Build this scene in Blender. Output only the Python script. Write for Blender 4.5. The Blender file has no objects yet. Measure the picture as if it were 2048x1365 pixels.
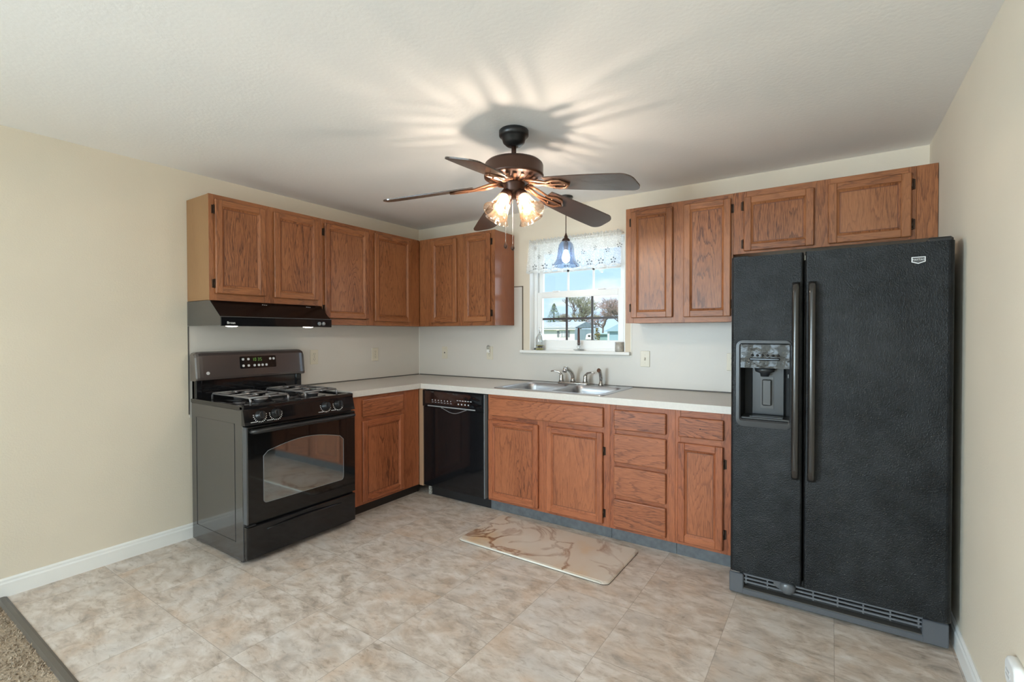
import bpy, bmesh, math, random
from mathutils import Vector, Matrix
PI = math.pi
random.seed(7)
S = bpy.context.scene
COL = S.collection

# ------------------------------------------------------------------ camera
FPX = 962.6182
cd = bpy.data.cameras.new('camera')
cd.sensor_fit = 'HORIZONTAL'; cd.sensor_width = 36.0
cd.lens = FPX / 2048 * 36.0
cd.clip_start = 0.05; cd.clip_end = 400
cam = bpy.data.objects.new('camera', cd); COL.objects.link(cam)
yaw, pitch, roll = 0.5862, -0.0138, -0.0018
fw = Vector((-math.sin(yaw)*math.cos(pitch), math.cos(yaw)*math.cos(pitch), math.sin(pitch)))
rt = Vector((math.cos(yaw), math.sin(yaw), 0)); up = rt.cross(fw)
r2 = rt*math.cos(roll) + up*math.sin(roll); u2 = -rt*math.sin(roll) + up*math.cos(roll)
m = Matrix((r2, u2, -fw)).transposed().to_4x4()
m.translation = (3.4534, -3.5157, 1.3144)
cam.matrix_world = m
S.camera = cam

# ------------------------------------------------------------------ view, world, sun, daylight
S.view_settings.view_transform = 'Standard'
S.view_settings.look = 'None'
S.view_settings.gamma = 1.0
S.view_settings.use_curve_mapping = False
S.view_settings.exposure = 0.4
try:
    S.cycles.use_denoising = True
    S.cycles.transparent_max_bounces = 24
    S.cycles.max_bounces = 14
    S.cycles.diffuse_bounces = 10
    S.cycles.sample_clamp_indirect = 8.0
    S.cycles.caustics_reflective = False
    S.cycles.caustics_refractive = False
except Exception:
    pass

def make_world():
    w = bpy.data.worlds.new('sky'); S.world = w; w.use_nodes = True
    nt = w.node_tree; nt.nodes.clear(); N = nt.nodes.new; L = nt.links.new
    out = N('ShaderNodeOutputWorld'); bg = N('ShaderNodeBackground'); L(bg.outputs[0], out.inputs[0])
    bg.inputs[1].default_value = 1.0
    tc = N('ShaderNodeTexCoord'); sep = N('ShaderNodeSeparateXYZ'); L(tc.outputs['Generated'], sep.inputs[0])
    mp = N('ShaderNodeMapRange'); mp.inputs[1].default_value = 0.0; mp.inputs[2].default_value = 0.35
    L(sep.outputs['Z'], mp.inputs[0])
    g = N('ShaderNodeValToRGB'); g.color_ramp.elements[0].color = (0.58, 0.79, 1.0, 1)
    g.color_ramp.elements[1].color = (0.27, 0.56, 1.0, 1); L(mp.outputs[0], g.inputs[0])
    mpg = N('ShaderNodeMapping'); mpg.inputs['Scale'].default_value = (5.0, 5.0, 13.0); mpg.inputs['Location'].default_value = (1.1, 0.2, 0.35)
    L(tc.outputs['Generated'], mpg.inputs[0])
    nz = N('ShaderNodeTexNoise'); nz.inputs['Scale'].default_value = 1.0; nz.inputs['Detail'].default_value = 5
    L(mpg.outputs[0], nz.inputs['Vector'])
    cr = N('ShaderNodeValToRGB'); cr.color_ramp.elements[0].position = 0.5; cr.color_ramp.elements[1].position = 0.66
    cr.color_ramp.elements[0].color = (0, 0, 0, 1); cr.color_ramp.elements[1].color = (1, 1, 1, 1)
    L(nz.outputs[0], cr.inputs[0])
    mx = N('ShaderNodeMixRGB'); L(cr.outputs[0], mx.inputs[0]); L(g.outputs[0], mx.inputs[1])
    mx.inputs[2].default_value = (0.95, 0.95, 1.0, 1)
    L(mx.outputs[0], bg.inputs[0])
make_world()

sd = bpy.data.lights.new('sun', 'SUN'); sd.energy = 4.0; sd.angle = 0.01; sd.color = (1.0, 0.95, 0.86)
sun = bpy.data.objects.new('sun', sd); COL.objects.link(sun)
sun.rotation_euler = Vector((-0.05, 0.55, -0.83)).to_track_quat('-Z', 'Y').to_euler()

def area(name, loc, direction, sx, sz, power, color):
    a = bpy.data.lights.new(name, 'AREA'); a.shape = 'RECTANGLE'; a.size = sx; a.size_y = sz
    a.energy = power; a.color = color
    o = bpy.data.objects.new(name, a); COL.objects.link(o)
    o.location = loc; o.rotation_euler = Vector(direction).to_track_quat('-Z', 'Z').to_euler()
    return o
# daylight from the rear opening; the left and right lamps are added fill
DAY = (0.68, 0.875, 1.0)
area('daylight_rear', (1.35, -9.58, 1.10), (0, 1, 0.05), 2.3, 1.9, 80.0, DAY)
area('fill_left', (-0.08, -7.40, 1.35), (1, 0, -0.1), 1.9, 1.35, 480.0, DAY)
area('fill_right', (3.98, -6.40, 1.07), (-1, 0, -0.1), 2.1, 1.9, 36.0, DAY)
# daylight through the sink window
area('daylight_sink_window', (1.72, 0.24, 1.63), (0, -1, 0.15), 0.74, 0.78, 4.2, (0.88, 0.95, 1.0))

# ------------------------------------------------------------------ materials
MATS = {}
def mat(name, color=(0.5, 0.5, 0.5), rough=0.5, metal=0.0, spec=0.5, bump=0.0, bscale=200.0, vary=0.0, vscale=8.0,
        coat=0.0, emit=None, estr=0.0, color2=None, detail=3.0):
    if name in MATS: return MATS[name]
    M = bpy.data.materials.new(name); M.use_nodes = True
    nt = M.node_tree; b = nt.nodes['Principled BSDF']; N = nt.nodes.new; L = nt.links.new
    b.inputs['Base Color'].default_value = (*color, 1); b.inputs['Roughness'].default_value = rough
    b.inputs['Metallic'].default_value = metal; b.inputs['Specular IOR Level'].default_value = spec
    b.inputs['Coat Weight'].default_value = coat
    tc = N('ShaderNodeTexCoord')
    if vary > 0 or color2:
        nz = N('ShaderNodeTexNoise'); nz.inputs['Scale'].default_value = vscale; nz.inputs['Detail'].default_value = detail
        L(tc.outputs['Object'], nz.inputs['Vector'])
        cr = N('ShaderNodeValToRGB'); L(nz.outputs[0], cr.inputs[0])
        cr.color_ramp.elements[0].position = 0.32; cr.color_ramp.elements[1].position = 0.68
        c2 = color2 or tuple(min(1, c*(1+vary)) for c in color)
        c1 = color if color2 else tuple(c*(1-vary) for c in color)
        cr.color_ramp.elements[0].color = (*c1, 1); cr.color_ramp.elements[1].color = (*c2, 1)
        L(cr.outputs[0], b.inputs['Base Color'])
    if bump > 0:
        nb = N('ShaderNodeTexNoise'); nb.inputs['Scale'].default_value = bscale; nb.inputs['Detail'].default_value = 2
        L(tc.outputs['Object'], nb.inputs['Vector'])
        bp = N('ShaderNodeBump'); bp.inputs['Strength'].default_value = bump; bp.inputs['Distance'].default_value = 0.002
        L(nb.outputs[0], bp.inputs['Height']); L(bp.outputs[0], b.inputs['Normal'])
    if emit:
        b.inputs['Emission Color'].default_value = (*emit, 1); b.inputs['Emission Strength'].default_value = estr
    MATS[name] = M
    return M

def oak(name, base, dark, light, rough=0.36, ring=1.0, seed=0.0, lo=0.24):
    """stained oak: the 'gc' attribute runs (along, across, thickness) of each board, in metres"""
    M = bpy.data.materials.new(name); M.use_nodes = True
    nt = M.node_tree; b = nt.nodes['Principled BSDF']; N = nt.nodes.new; L = nt.links.new
    at = N('ShaderNodeAttribute'); at.attribute_name = 'gc'
    def mapped(sc):
        mp = N('ShaderNodeMapping'); mp.inputs['Scale'].default_value = sc
        mp.inputs['Location'].default_value = (seed, seed*2, 0)
        L(at.outputs['Vector'], mp.inputs[0]); return mp.outputs[0]
    # growth-ring figure
    n1 = N('ShaderNodeTexNoise'); n1.inputs['Scale'].default_value = 1.0; n1.inputs['Detail'].default_value = 1.5
    n1.inputs['Distortion'].default_value = 0.3
    L(mapped((0.95, 7.5, 7.5)), n1.inputs['Vector'])
    mul = N('ShaderNodeMath'); mul.operation = 'MULTIPLY'; mul.inputs[1].default_value = 11.0*ring; L(n1.outputs[0], mul.inputs[0])
    n1b = N('ShaderNodeTexNoise'); n1b.inputs['Scale'].default_value = 1.0; n1b.inputs['Detail'].default_value = 3
    L(mapped((14, 120, 120)), n1b.inputs['Vector'])
    mad = N('ShaderNodeMath'); mad.operation = 'MULTIPLY_ADD'; mad.inputs[1].default_value = 0.9; L(n1b.outputs[0], mad.inputs[0]); L(mul.outputs[0], mad.inputs[2])
    fr = N('ShaderNodeMath'); fr.operation = 'FRACT'; L(mad.outputs[0], fr.inputs[0])
    cr = N('ShaderNodeValToRGB'); L(fr.outputs[0], cr.inputs[0])
    e = cr.color_ramp.elements
    e[0].position = 0.0; e[0].color = (lo, lo, lo, 1); e[1].position = 1.0; e[1].color = (lo, lo, lo, 1)
    x = e.new(0.10); x.color = (1, 1, 1, 1); x = e.new(0.80); x.color = (0.80, 0.80, 0.80, 1)
    # pores
    n2 = N('ShaderNodeTexNoise'); n2.inputs['Scale'].default_value = 1.0; n2.inputs['Detail'].default_value = 3
    L(mapped((18, 420, 420)), n2.inputs['Vector'])
    c2 = N('ShaderNodeValToRGB'); L(n2.outputs[0], c2.inputs[0])
    c2.color_ramp.elements[0].position = 0.36; c2.color_ramp.elements[0].color = (0.0, 0.0, 0.0, 1)
    c2.color_ramp.elements[1].position = 0.56; c2.color_ramp.elements[1].color = (1, 1, 1, 1)
    mn = N('ShaderNodeMath'); mn.operation = 'MULTIPLY'; L(cr.outputs[0], mn.inputs[0]); 
    mm = N('ShaderNodeMath'); mm.operation = 'MULTIPLY_ADD'; mm.inputs[1].default_value = 0.70; mm.inputs[2].default_value = 0.30
    L(c2.outputs[0], mm.inputs[0]); L(mm.outputs[0], mn.inputs[1])
    mx = N('ShaderNodeMixRGB'); L(mn.outputs[0], mx.inputs[0])
    mx.inputs[1].default_value = (*dark, 1); mx.inputs[2].default_value = (*base, 1)
    # slow tone drift between boards
    n3 = N('ShaderNodeTexNoise'); n3.inputs['Scale'].default_value = 1.0; n3.inputs['Detail'].default_value = 1
    L(mapped((0.9, 4, 4)), n3.inputs['Vector'])
    c3 = N('ShaderNodeValToRGB'); L(n3.outputs[0], c3.inputs[0]); c3.color_ramp.elements[0].position = 0.35; c3.color_ramp.elements[1].position = 0.7
    c3.color_ramp.elements[0].color = (0, 0, 0, 1); c3.color_ramp.elements[1].color = (0.5, 0.5, 0.5, 1)
    m2 = N('ShaderNodeMixRGB'); L(c3.outputs[0], m2.inputs[0]); L(mx.outputs[0], m2.inputs[1]); m2.inputs[2].default_value = (*light, 1)
    L(m2.outputs[0], b.inputs['Base Color'])
    b.inputs['Roughness'].default_value = rough; b.inputs['Specular IOR Level'].default_value = 0.36
    bp = N('ShaderNodeBump'); bp.inputs['Strength'].default_value = 0.12; bp.inputs['Distance'].default_value = 0.001
    L(mn.outputs[0], bp.inputs['Height']); L(bp.outputs[0], b.inputs['Normal'])
    MATS[name] = M
    return M

def thin_glass(name, tint=(1, 1, 1), refl=0.06, rough=0.03, edge=0.6, body=None, bodyamt=0.0):
    """thin clear glazing: light passes straight, with a Fresnel-like sheen"""
    M = bpy.data.materials.new(name); M.use_nodes = True
    nt = M.node_tree; nt.nodes.clear(); N = nt.nodes.new; L = nt.links.new
    out = N('ShaderNodeOutputMaterial'); tr = N('ShaderNodeBsdfTransparent'); tr.inputs[0].default_value = (*tint, 1)
    gl = N('ShaderNodeBsdfGlossy'); gl.inputs['Roughness'].default_value = rough
    lw = N('ShaderNodeLayerWeight'); lw.inputs[0].default_value = 0.35
    mr = N('ShaderNodeMapRange'); mr.inputs[3].default_value = refl; mr.inputs[4].default_value = edge
    L(lw.outputs['Facing'], mr.inputs[0])
    mx = N('ShaderNodeMixShader'); L(mr.outputs[0], mx.inputs[0]); L(tr.outputs[0], mx.inputs[1]); L(gl.outputs[0], mx.inputs[2])
    last = mx
    if body:
        df = N('ShaderNodeBsdfTranslucent'); df.inputs[0].default_value = (*body, 1)
        m2 = N('ShaderNodeMixShader'); m2.inputs[0].default_value = bodyamt
        L(mx.outputs[0], m2.inputs[1]); L(df.outputs[0], m2.inputs[2]); last = m2
    L(last.outputs[0], out.inputs[0])
    MATS[name] = M
    return M

OAK = oak('oak_reddish', (0.330, 0.120, 0.045), (0.085, 0.026, 0.011), (0.42, 0.175, 0.074))
OAKB = oak('oak_base', (0.370, 0.114, 0.047), (0.105, 0.028, 0.014), (0.47, 0.165, 0.074), seed=3.1)
OAKFIG = oak('oak_figured_panel', (0.335, 0.126, 0.049), (0.080, 0.025, 0.011), (0.42, 0.178, 0.078), rough=0.33, ring=1.9, seed=17, lo=0.08)
OAKBFIG = oak('oak_figured_base_panel', (0.370, 0.122, 0.051), (0.090, 0.026, 0.013), (0.45, 0.162, 0.074), rough=0.33, ring=1.9, seed=23, lo=0.08)
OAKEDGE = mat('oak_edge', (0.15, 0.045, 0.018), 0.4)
SIDE_PALE = oak('veneer_pale', (0.30, 0.165, 0.075), (0.25, 0.13, 0.058), (0.33, 0.19, 0.09), rough=0.45, ring=0.35, seed=5)
SIDE_RED = oak('veneer_red', (0.26, 0.085, 0.038), (0.21, 0.066, 0.03), (0.28, 0.10, 0.045), rough=0.14, ring=0.3, seed=8)
HINGE = mat('hinge_bronze', (0.05, 0.03, 0.02), 0.4, 0.8)
WALL = mat('wall_paint', (0.71, 0.638, 0.525), 0.75, spec=0.2, bump=0.25, bscale=130, vary=0.015, vscale=2.5)
CEIL = mat('ceiling_paint', (0.885, 0.89, 0.895), 0.85, spec=0.15, bump=0.35, bscale=60)
LAMINATE = mat('splash_laminate', (0.64, 0.61, 0.565), 0.35, spec=0.4, vary=0.01, vscale=3)
COUNTER = mat('counter_laminate', (0.62, 0.59, 0.55), 0.32, spec=0.45, vary=0.03, vscale=90)
WHITE = mat('white_trim', (0.82, 0.82, 0.80), 0.4)
VINYL = mat('white_vinyl', (0.83, 0.84, 0.84), 0.35)
DARKLINE = mat('dark_joint', (0.10, 0.09, 0.08), 0.6)
CAULK = mat('caulk', (0.78, 0.77, 0.72), 0.5)
ALMOND = mat('almond_plastic', (0.66, 0.61, 0.50), 0.35)
SLOT = mat('slot_dark', (0.03, 0.03, 0.03), 0.6)
BLACK_GLOSS = mat('black_enamel', (0.008, 0.008, 0.009), 0.08, spec=0.45, coat=0.08)
BLACK_SIDE = mat('black_painted_side', (0.022, 0.022, 0.024), 0.20, spec=0.9, coat=0.5)
BLACK_SATIN = mat('black_satin', (0.015, 0.015, 0.016), 0.32, spec=0.5)
BLACK_MATTE = mat('black_matte', (0.012, 0.012, 0.013), 0.6, spec=0.3)
OVEN_GLASS = mat('oven_glass', (0.006, 0.006, 0.006), 0.05, spec=0.45)
OVEN_PANE = mat('oven_pane', (0.30, 0.33, 0.34), 0.045, metal=0.92)
FRIDGE = mat('textured_black_steel', (0.0075, 0.0085, 0.0095), 0.34, spec=0.32, bump=1.0, bscale=240, vary=0.55, vscale=16.0, detail=8.0)
def smudges(M):                                        # hand smudges: the gloss changes in patches
    nt = M.node_tree; b = nt.nodes['Principled BSDF']; N = nt.nodes.new; L = nt.links.new
    tc = N('ShaderNodeTexCoord'); n = N('ShaderNodeTexNoise'); n.inputs['Scale'].default_value = 2.6; n.inputs['Detail'].default_value = 3
    L(tc.outputs['Object'], n.inputs['Vector'])
    r = N('ShaderNodeMapRange'); r.inputs[1].default_value = .2; r.inputs[2].default_value = .8; r.inputs[3].default_value = .29; r.inputs[4].default_value = .40
    L(n.outputs[0], r.inputs[0]); L(r.outputs[0], b.inputs['Roughness'])
    q = N('ShaderNodeMapRange'); q.inputs[1].default_value = .2; q.inputs[2].default_value = .8; q.inputs[3].default_value = .16; q.inputs[4].default_value = .36
    L(n.outputs[0], q.inputs[0]); L(q.outputs[0], b.inputs['Specular IOR Level'])
smudges(FRIDGE)
FRIDGE_PL = mat('dark_plastic', (0.026, 0.028, 0.031), 0.28, spec=0.5)
FRIDGE_FILM = mat('wrinkled_film', (0.022, 0.025, 0.027), 0.16, spec=0.5, bump=0.9, bscale=45)
GRILLE = mat('grille_plastic', (0.085, 0.09, 0.10), 0.42)
GREY_MARK = mat('grey_marking', (0.55, 0.56, 0.57), 0.4)
LIGHT_MARK = mat('light_marking', (0.75, 0.76, 0.77), 0.4)
STEEL = mat('stainless', (0.50, 0.51, 0.54), 0.33, 1.0, bump=0.05, bscale=300)
CHROME = mat('chrome', (0.75, 0.75, 0.76), 0.12, 1.0)
NICKEL = mat('brushed_nickel', (0.55, 0.53, 0.50), 0.22, 1.0)
GRATE = mat('grate_grey', (0.24, 0.225, 0.225), 0.25, 0.5, spec=0.8)
BRONZE = mat('oil_rubbed_bronze', (0.060, 0.028, 0.018), 0.38, 0.45)
BRONZE_HI = mat('bronze_highlight', (0.26, 0.12, 0.065), 0.35, 0.5)  # lit copy of the bronze, glow of the bulbs put into the colour
CANOPY_BLACK = mat('canopy_black', (0.012, 0.011, 0.011), 0.35)
TOE_GREY = mat('toe_grey_vinyl', (0.105, 0.115, 0.125), 0.5, vary=0.2, vscale=30)
TOE_BLACK = mat('toe_dark', (0.02, 0.013, 0.010), 0.55)
FILLER = mat('filler_pale', (0.43, 0.28, 0.18), 0.5)
STRIP = mat('transition_strip', (0.13, 0.115, 0.10), 0.4, 0.2)
def glow_glass(name, color, strength):
    M = bpy.data.materials.new(name); M.use_nodes = True
    nt = M.node_tree; nt.nodes.clear(); N = nt.nodes.new; L = nt.links.new
    out = N('ShaderNodeOutputMaterial'); tr = N('ShaderNodeBsdfTransparent'); em = N('ShaderNodeEmission'); ad = N('ShaderNodeAddShader')
    em.inputs[0].default_value = (*color, 1); em.inputs[1].default_value = strength
    L(tr.outputs[0], ad.inputs[0]); L(em.outputs[0], ad.inputs[1]); L(ad.outputs[0], out.inputs[0]); return M
BULB = glow_glass('bulb_glass_glowing', (1.0, 0.80, 0.52), 1.1)
FILAMENT = mat('hot_filament', (1, 0.9, 0.7), 0.3, emit=(1.0, 0.92, 0.84), estr=900.0)
BULBP = mat('bulb_pendant', (1, 0.9, 0.75), 0.3, emit=(1.0, 0.88, 0.74), estr=38.0)
HOODLAMP = mat('hood_lamp_lens', (1, 0.95, 0.85), 0.3, emit=(1.0, 0.90, 0.76), estr=14.0)
GLASS_AMBER = thin_glass('shade_glass', (0.97, 0.91, 0.84), 0.10, 0.08, 0.75, body=(1.0, 0.62, 0.36), bodyamt=0.02)
GLASS_BLUE = thin_glass('pendant_glass', (0.72, 0.83, 0.96), 0.08, 0.04, 0.7, body=(0.55, 0.70, 1.0), bodyamt=0.02)
PANE = thin_glass('window_pane', (0.98, 0.99, 0.99), 0.015, 0.0, 0.35)
CLEAR = thin_glass('clear_glass', (0.90, 0.92, 0.92), 0.10, 0.02, 0.8)
GREEN_LED = mat('green_display', (0.02, 0.05, 0.01), 0.3, emit=(0.30, 0.65, 0.12), estr=0.35)

def floor_material():
    M = bpy.data.materials.new('slate_look_vinyl'); M.use_nodes = True
    nt = M.node_tree; b = nt.nodes['Principled BSDF']; N = nt.nodes.new; L = nt.links.new
    tc = N('ShaderNodeTexCoord')
    T = 0.409
    off = N('ShaderNodeVectorMath'); off.operation = 'ADD'; off.inputs[1].default_value = (-2.243+8*T, 2.534+16*T, 0)
    L(tc.outputs['Object'], off.inputs[0])
    dv = N('ShaderNodeVectorMath'); dv.operation = 'SCALE'; dv.inputs['Scale'].default_value = 1/T; L(off.outputs[0], dv.inputs[0])
    fl = N('ShaderNodeVectorMath'); fl.operation = 'FLOOR'; L(dv.outputs[0], fl.inputs[0])
    frc = N('ShaderNodeVectorMath'); frc.operation = 'FRACTION'; L(dv.outputs[0], frc.inputs[0])
    wn = N('ShaderNodeTexWhiteNoise'); wn.noise_dimensions = '3D'; L(fl.outputs[0], wn.inputs['Vector'])
    sc = N('ShaderNodeVectorMath'); sc.operation = 'SCALE'; sc.inputs['Scale'].default_value = 7.0; L(wn.outputs['Color'], sc.inputs[0])
    ad = N('ShaderNodeVectorMath'); ad.operation = 'ADD'; L(tc.outputs['Object'], ad.inputs[0]); L(sc.outputs[0], ad.inputs[1])
    def noise(s, det, dist=0.0, scale=(1, 1, 1), rot=0.0, src=None):
        mp = N('ShaderNodeMapping'); mp.inputs['Scale'].default_value = scale; mp.inputs['Rotation'].default_value = (0, 0, rot)
        L((src or ad).outputs[0], mp.inputs[0])
        n = N('ShaderNodeTexNoise'); n.inputs['Scale'].default_value = s; n.inputs['Detail'].default_value = det
        n.inputs['Distortion'].default_value = dist; n.inputs['Roughness'].default_value = 0.62
        L(mp.outputs[0], n.inputs['Vector']); return n
    a = noise(8.5, 9, 0.45, (1.0, 1.7, 1), 0.7)
    cr = N('ShaderNodeValToRGB'); L(a.outputs[0], cr.inputs[0]); e = cr.color_ramp.elements
    e[0].position = 0.30; e[0].color = (0.34, 0.29, 0.25, 1); e[1].position = 0.72; e[1].color = (0.73, 0.68, 0.64, 1)
    x = e.new(0.43); x.color = (0.50, 0.42, 0.355, 1); x = e.new(0.55); x.color = (0.62, 0.55, 0.49, 1)
    # rusty and grey clouds
    c = noise(4.2, 6, 0.4)
    c2 = N('ShaderNodeValToRGB'); L(c.outputs[0], c2.inputs[0]); c2.color_ramp.elements[0].position = 0.5; c2.color_ramp.elements[1].position = 0.72
    c2.color_ramp.elements[0].color = (0, 0, 0, 1); c2.color_ramp.elements[1].color = (0.55, 0.55, 0.55, 1)
    m1 = N('ShaderNodeMixRGB'); L(c2.outputs[0], m1.inputs[0]); L(cr.outputs[0], m1.inputs[1]); m1.inputs[2].default_value = (0.56, 0.385, 0.255, 1)
    g = noise(3.3, 4, 0.4, (1, 1, 1), 2.0)
    g2 = N('ShaderNodeValToRGB'); L(g.outputs[0], g2.inputs[0]); g2.color_ramp.elements[0].position = 0.5; g2.color_ramp.elements[1].position = 0.7
    g2.color_ramp.elements[0].color = (0, 0, 0, 1); g2.color_ramp.elements[1].color = (0.6, 0.6, 0.6, 1)
    m2 = N('ShaderNodeMixRGB'); L(g2.outputs[0], m2.inputs[0]); L(m1.outputs[0], m2.inputs[1]); m2.inputs[2].default_value = (0.58, 0.55, 0.525, 1)
    # slate cleft streaks
    s = noise(26.0, 8, 0.7, (0.6, 1.6, 1), 0.6)
    s2 = N('ShaderNodeValToRGB'); L(s.outputs[0], s2.inputs[0]); s2.color_ramp.elements[0].position = 0.34; s2.color_ramp.elements[1].position = 0.46
    s2.color_ramp.elements[0].color = (0.78, 0.75, 0.72, 1); s2.color_ramp.elements[1].color = (1, 1, 1, 1)
    m3 = N('ShaderNodeMixRGB'); m3.blend_type = 'MULTIPLY'; m3.inputs[0].default_value = 1.0
    L(m2.outputs[0], m3.inputs[1]); L(s2.outputs[0], m3.inputs[2])
    # tile seams
    sp = N('ShaderNodeSeparateXYZ'); L(frc.outputs[0], sp.inputs[0])
    def edge(o):
        pp = N('ShaderNodeMath'); pp.operation = 'PINGPONG'; pp.inputs[1].default_value = 0.5; L(o, pp.inputs[0]); return pp.outputs[0]
    mi = N('ShaderNodeMath'); mi.operation = 'MINIMUM'; L(edge(sp.outputs[0]), mi.inputs[0]); L(edge(sp.outputs[1]), mi.inputs[1])
    lt = N('ShaderNodeMath'); lt.operation = 'LESS_THAN'; lt.inputs[1].default_value = 0.0035; L(mi.outputs[0], lt.inputs[0])
    ml = N('ShaderNodeMath'); ml.operation = 'MULTIPLY'; ml.inputs[1].default_value = 0.45; L(lt.outputs[0], ml.inputs[0])
    m4 = N('ShaderNodeMixRGB'); L(ml.outputs[0], m4.inputs[0]); L(m3.outputs[0], m4.inputs[1]); m4.inputs[2].default_value = (0.19, 0.16, 0.13, 1)
    L(m4.outputs[0], b.inputs['Base Color'])
    b.inputs['Roughness'].default_value = 0.42; b.inputs['Specular IOR Level'].default_value = 0.45
    bp = N('ShaderNodeBump'); bp.inputs['Strength'].default_value = 0.15; bp.inputs['Distance'].default_value = 0.002
    L(s.outputs[0], bp.inputs['Height']); L(bp.outputs[0], b.inputs['Normal'])
    return M
FLOOR = floor_material()

def marble_material():
    M = bpy.data.materials.new('marble_print'); M.use_nodes = True
    nt = M.node_tree; b = nt.nodes['Principled BSDF']; N = nt.nodes.new; L = nt.links.new
    tc = N('ShaderNodeTexCoord')
    mp = N('ShaderNodeMapping'); mp.inputs['Rotation'].default_value = (0, 0, 0.5); mp.inputs['Location'].default_value = (0.3, 0.15, 0)
    L(tc.outputs['Object'], mp.inputs[0])
    n = N('ShaderNodeTexNoise'); n.inputs['Scale'].default_value = 3.2; n.inputs['Detail'].default_value = 6; n.inputs['Distortion'].default_value = 1.0
    L(mp.outputs[0], n.inputs['Vector'])
    ab = N('ShaderNodeMath'); ab.operation = 'SUBTRACT'; ab.inputs[1].default_value = 0.5; L(n.outputs[0], ab.inputs[0])
    a2 = N('ShaderNodeMath'); a2.operation = 'ABSOLUTE'; L(ab.outputs[0], a2.inputs[0])
    v = N('ShaderNodeValToRGB'); L(a2.outputs[0], v.inputs[0]); v.color_ramp.elements[0].position = 0.0; v.color_ramp.elements[1].position = 0.035
    v.color_ramp.elements[0].color = (1, 1, 1, 1); v.color_ramp.elements[1].color = (0, 0, 0, 1)
    q = N('ShaderNodeTexNoise'); q.inputs['Scale'].default_value = 2.3; q.inputs['Detail'].default_value = 4; L(mp.outputs[0], q.inputs['Vector'])
    qc = N('ShaderNodeValToRGB'); L(q.outputs[0], qc.inputs[0]); e = qc.color_ramp.elements
    e[0].position = 0.35; e[0].color = (0.66, 0.62, 0.56, 1); e[1].position = 0.7; e[1].color = (0.64, 0.44, 0.25, 1)
    x = e.new(0.56); x.color = (0.62, 0.53, 0.44, 1)
    qm = N('ShaderNodeMapRange'); qm.inputs[1].default_value = .38; qm.inputs[2].default_value = .62; qm.inputs[3].default_value = .25; qm.inputs[4].default_value = 1.0; L(q.outputs[0], qm.inputs[0])
    vm = N('ShaderNodeMath'); vm.operation = 'MULTIPLY'; L(v.outputs[0], vm.inputs[0]); L(qm.outputs[0], vm.inputs[1])
    mx = N('ShaderNodeMixRGB'); L(vm.outputs[0], mx.inputs[0]); L(qc.outputs[0], mx.inputs[1]); mx.inputs[2].default_value = (0.24, 0.095, 0.038, 1)
    L(mx.outputs[0], b.inputs['Base Color']); b.inputs['Roughness'].default_value = 0.3
    return M
MARBLE = marble_material()

def lace_material(name, cover, color=(0.9, 0.9, 0.88)):
    M = bpy.data.materials.new(name); M.use_nodes = True
    nt = M.node_tree; nt.nodes.clear(); N = nt.nodes.new; L = nt.links.new
    out = N('ShaderNodeOutputMaterial'); tr = N('ShaderNodeBsdfTransparent')
    df = N('ShaderNodeBsdfDiffuse'); df.inputs[0].default_value = (*color, 1)
    tl = N('ShaderNodeBsdfTranslucent'); tl.inputs[0].default_value = (*color, 1)
    m1 = N('ShaderNodeMixShader'); m1.inputs[0].default_value = 0.5; L(df.outputs[0], m1.inputs[1]); L(tl.outputs[0], m1.inputs[2])
    tc = N('ShaderNodeTexCoord'); vo = N('ShaderNodeTexVoronoi'); vo.inputs['Scale'].default_value = 160; L(tc.outputs['Object'], vo.inputs['Vector'])
    mr = N('ShaderNodeMapRange'); mr.inputs[1].default_value = 0.1; mr.inputs[2].default_value = 0.55
    mr.inputs[3].default_value = max(0, cover-0.25); mr.inputs[4].default_value = min(1, cover+0.25); L(vo.outputs['Distance'], mr.inputs[0])
    mx = N('ShaderNodeMixShader'); L(mr.outputs[0], mx.inputs[0]); L(tr.outputs[0], mx.inputs[1]); L(m1.outputs[0], mx.inputs[2])
    L(mx.outputs[0], out.inputs[0])
    return M
LACE = lace_material('sheer_lace', 0.42, (0.88, 0.88, 0.86))
LACE_DENSE = lace_material('dense_lace', 0.80, (0.72, 0.72, 0.70))
LACE_PETAL = lace_material('petal_lace', 0.95, (0.22, 0.22, 0.22))  # grey petals: their backlit darkness is put into the colour

# ------------------------------------------------------------------ mesh builder
def RUN(run):
    if run == 'L': return lambda u, d, z: Vector((d, u, z))
    if run == 'B': return lambda u, d, z: Vector((u, -d, z))
    return lambda u, d, z: Vector((u, d, z))

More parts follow.
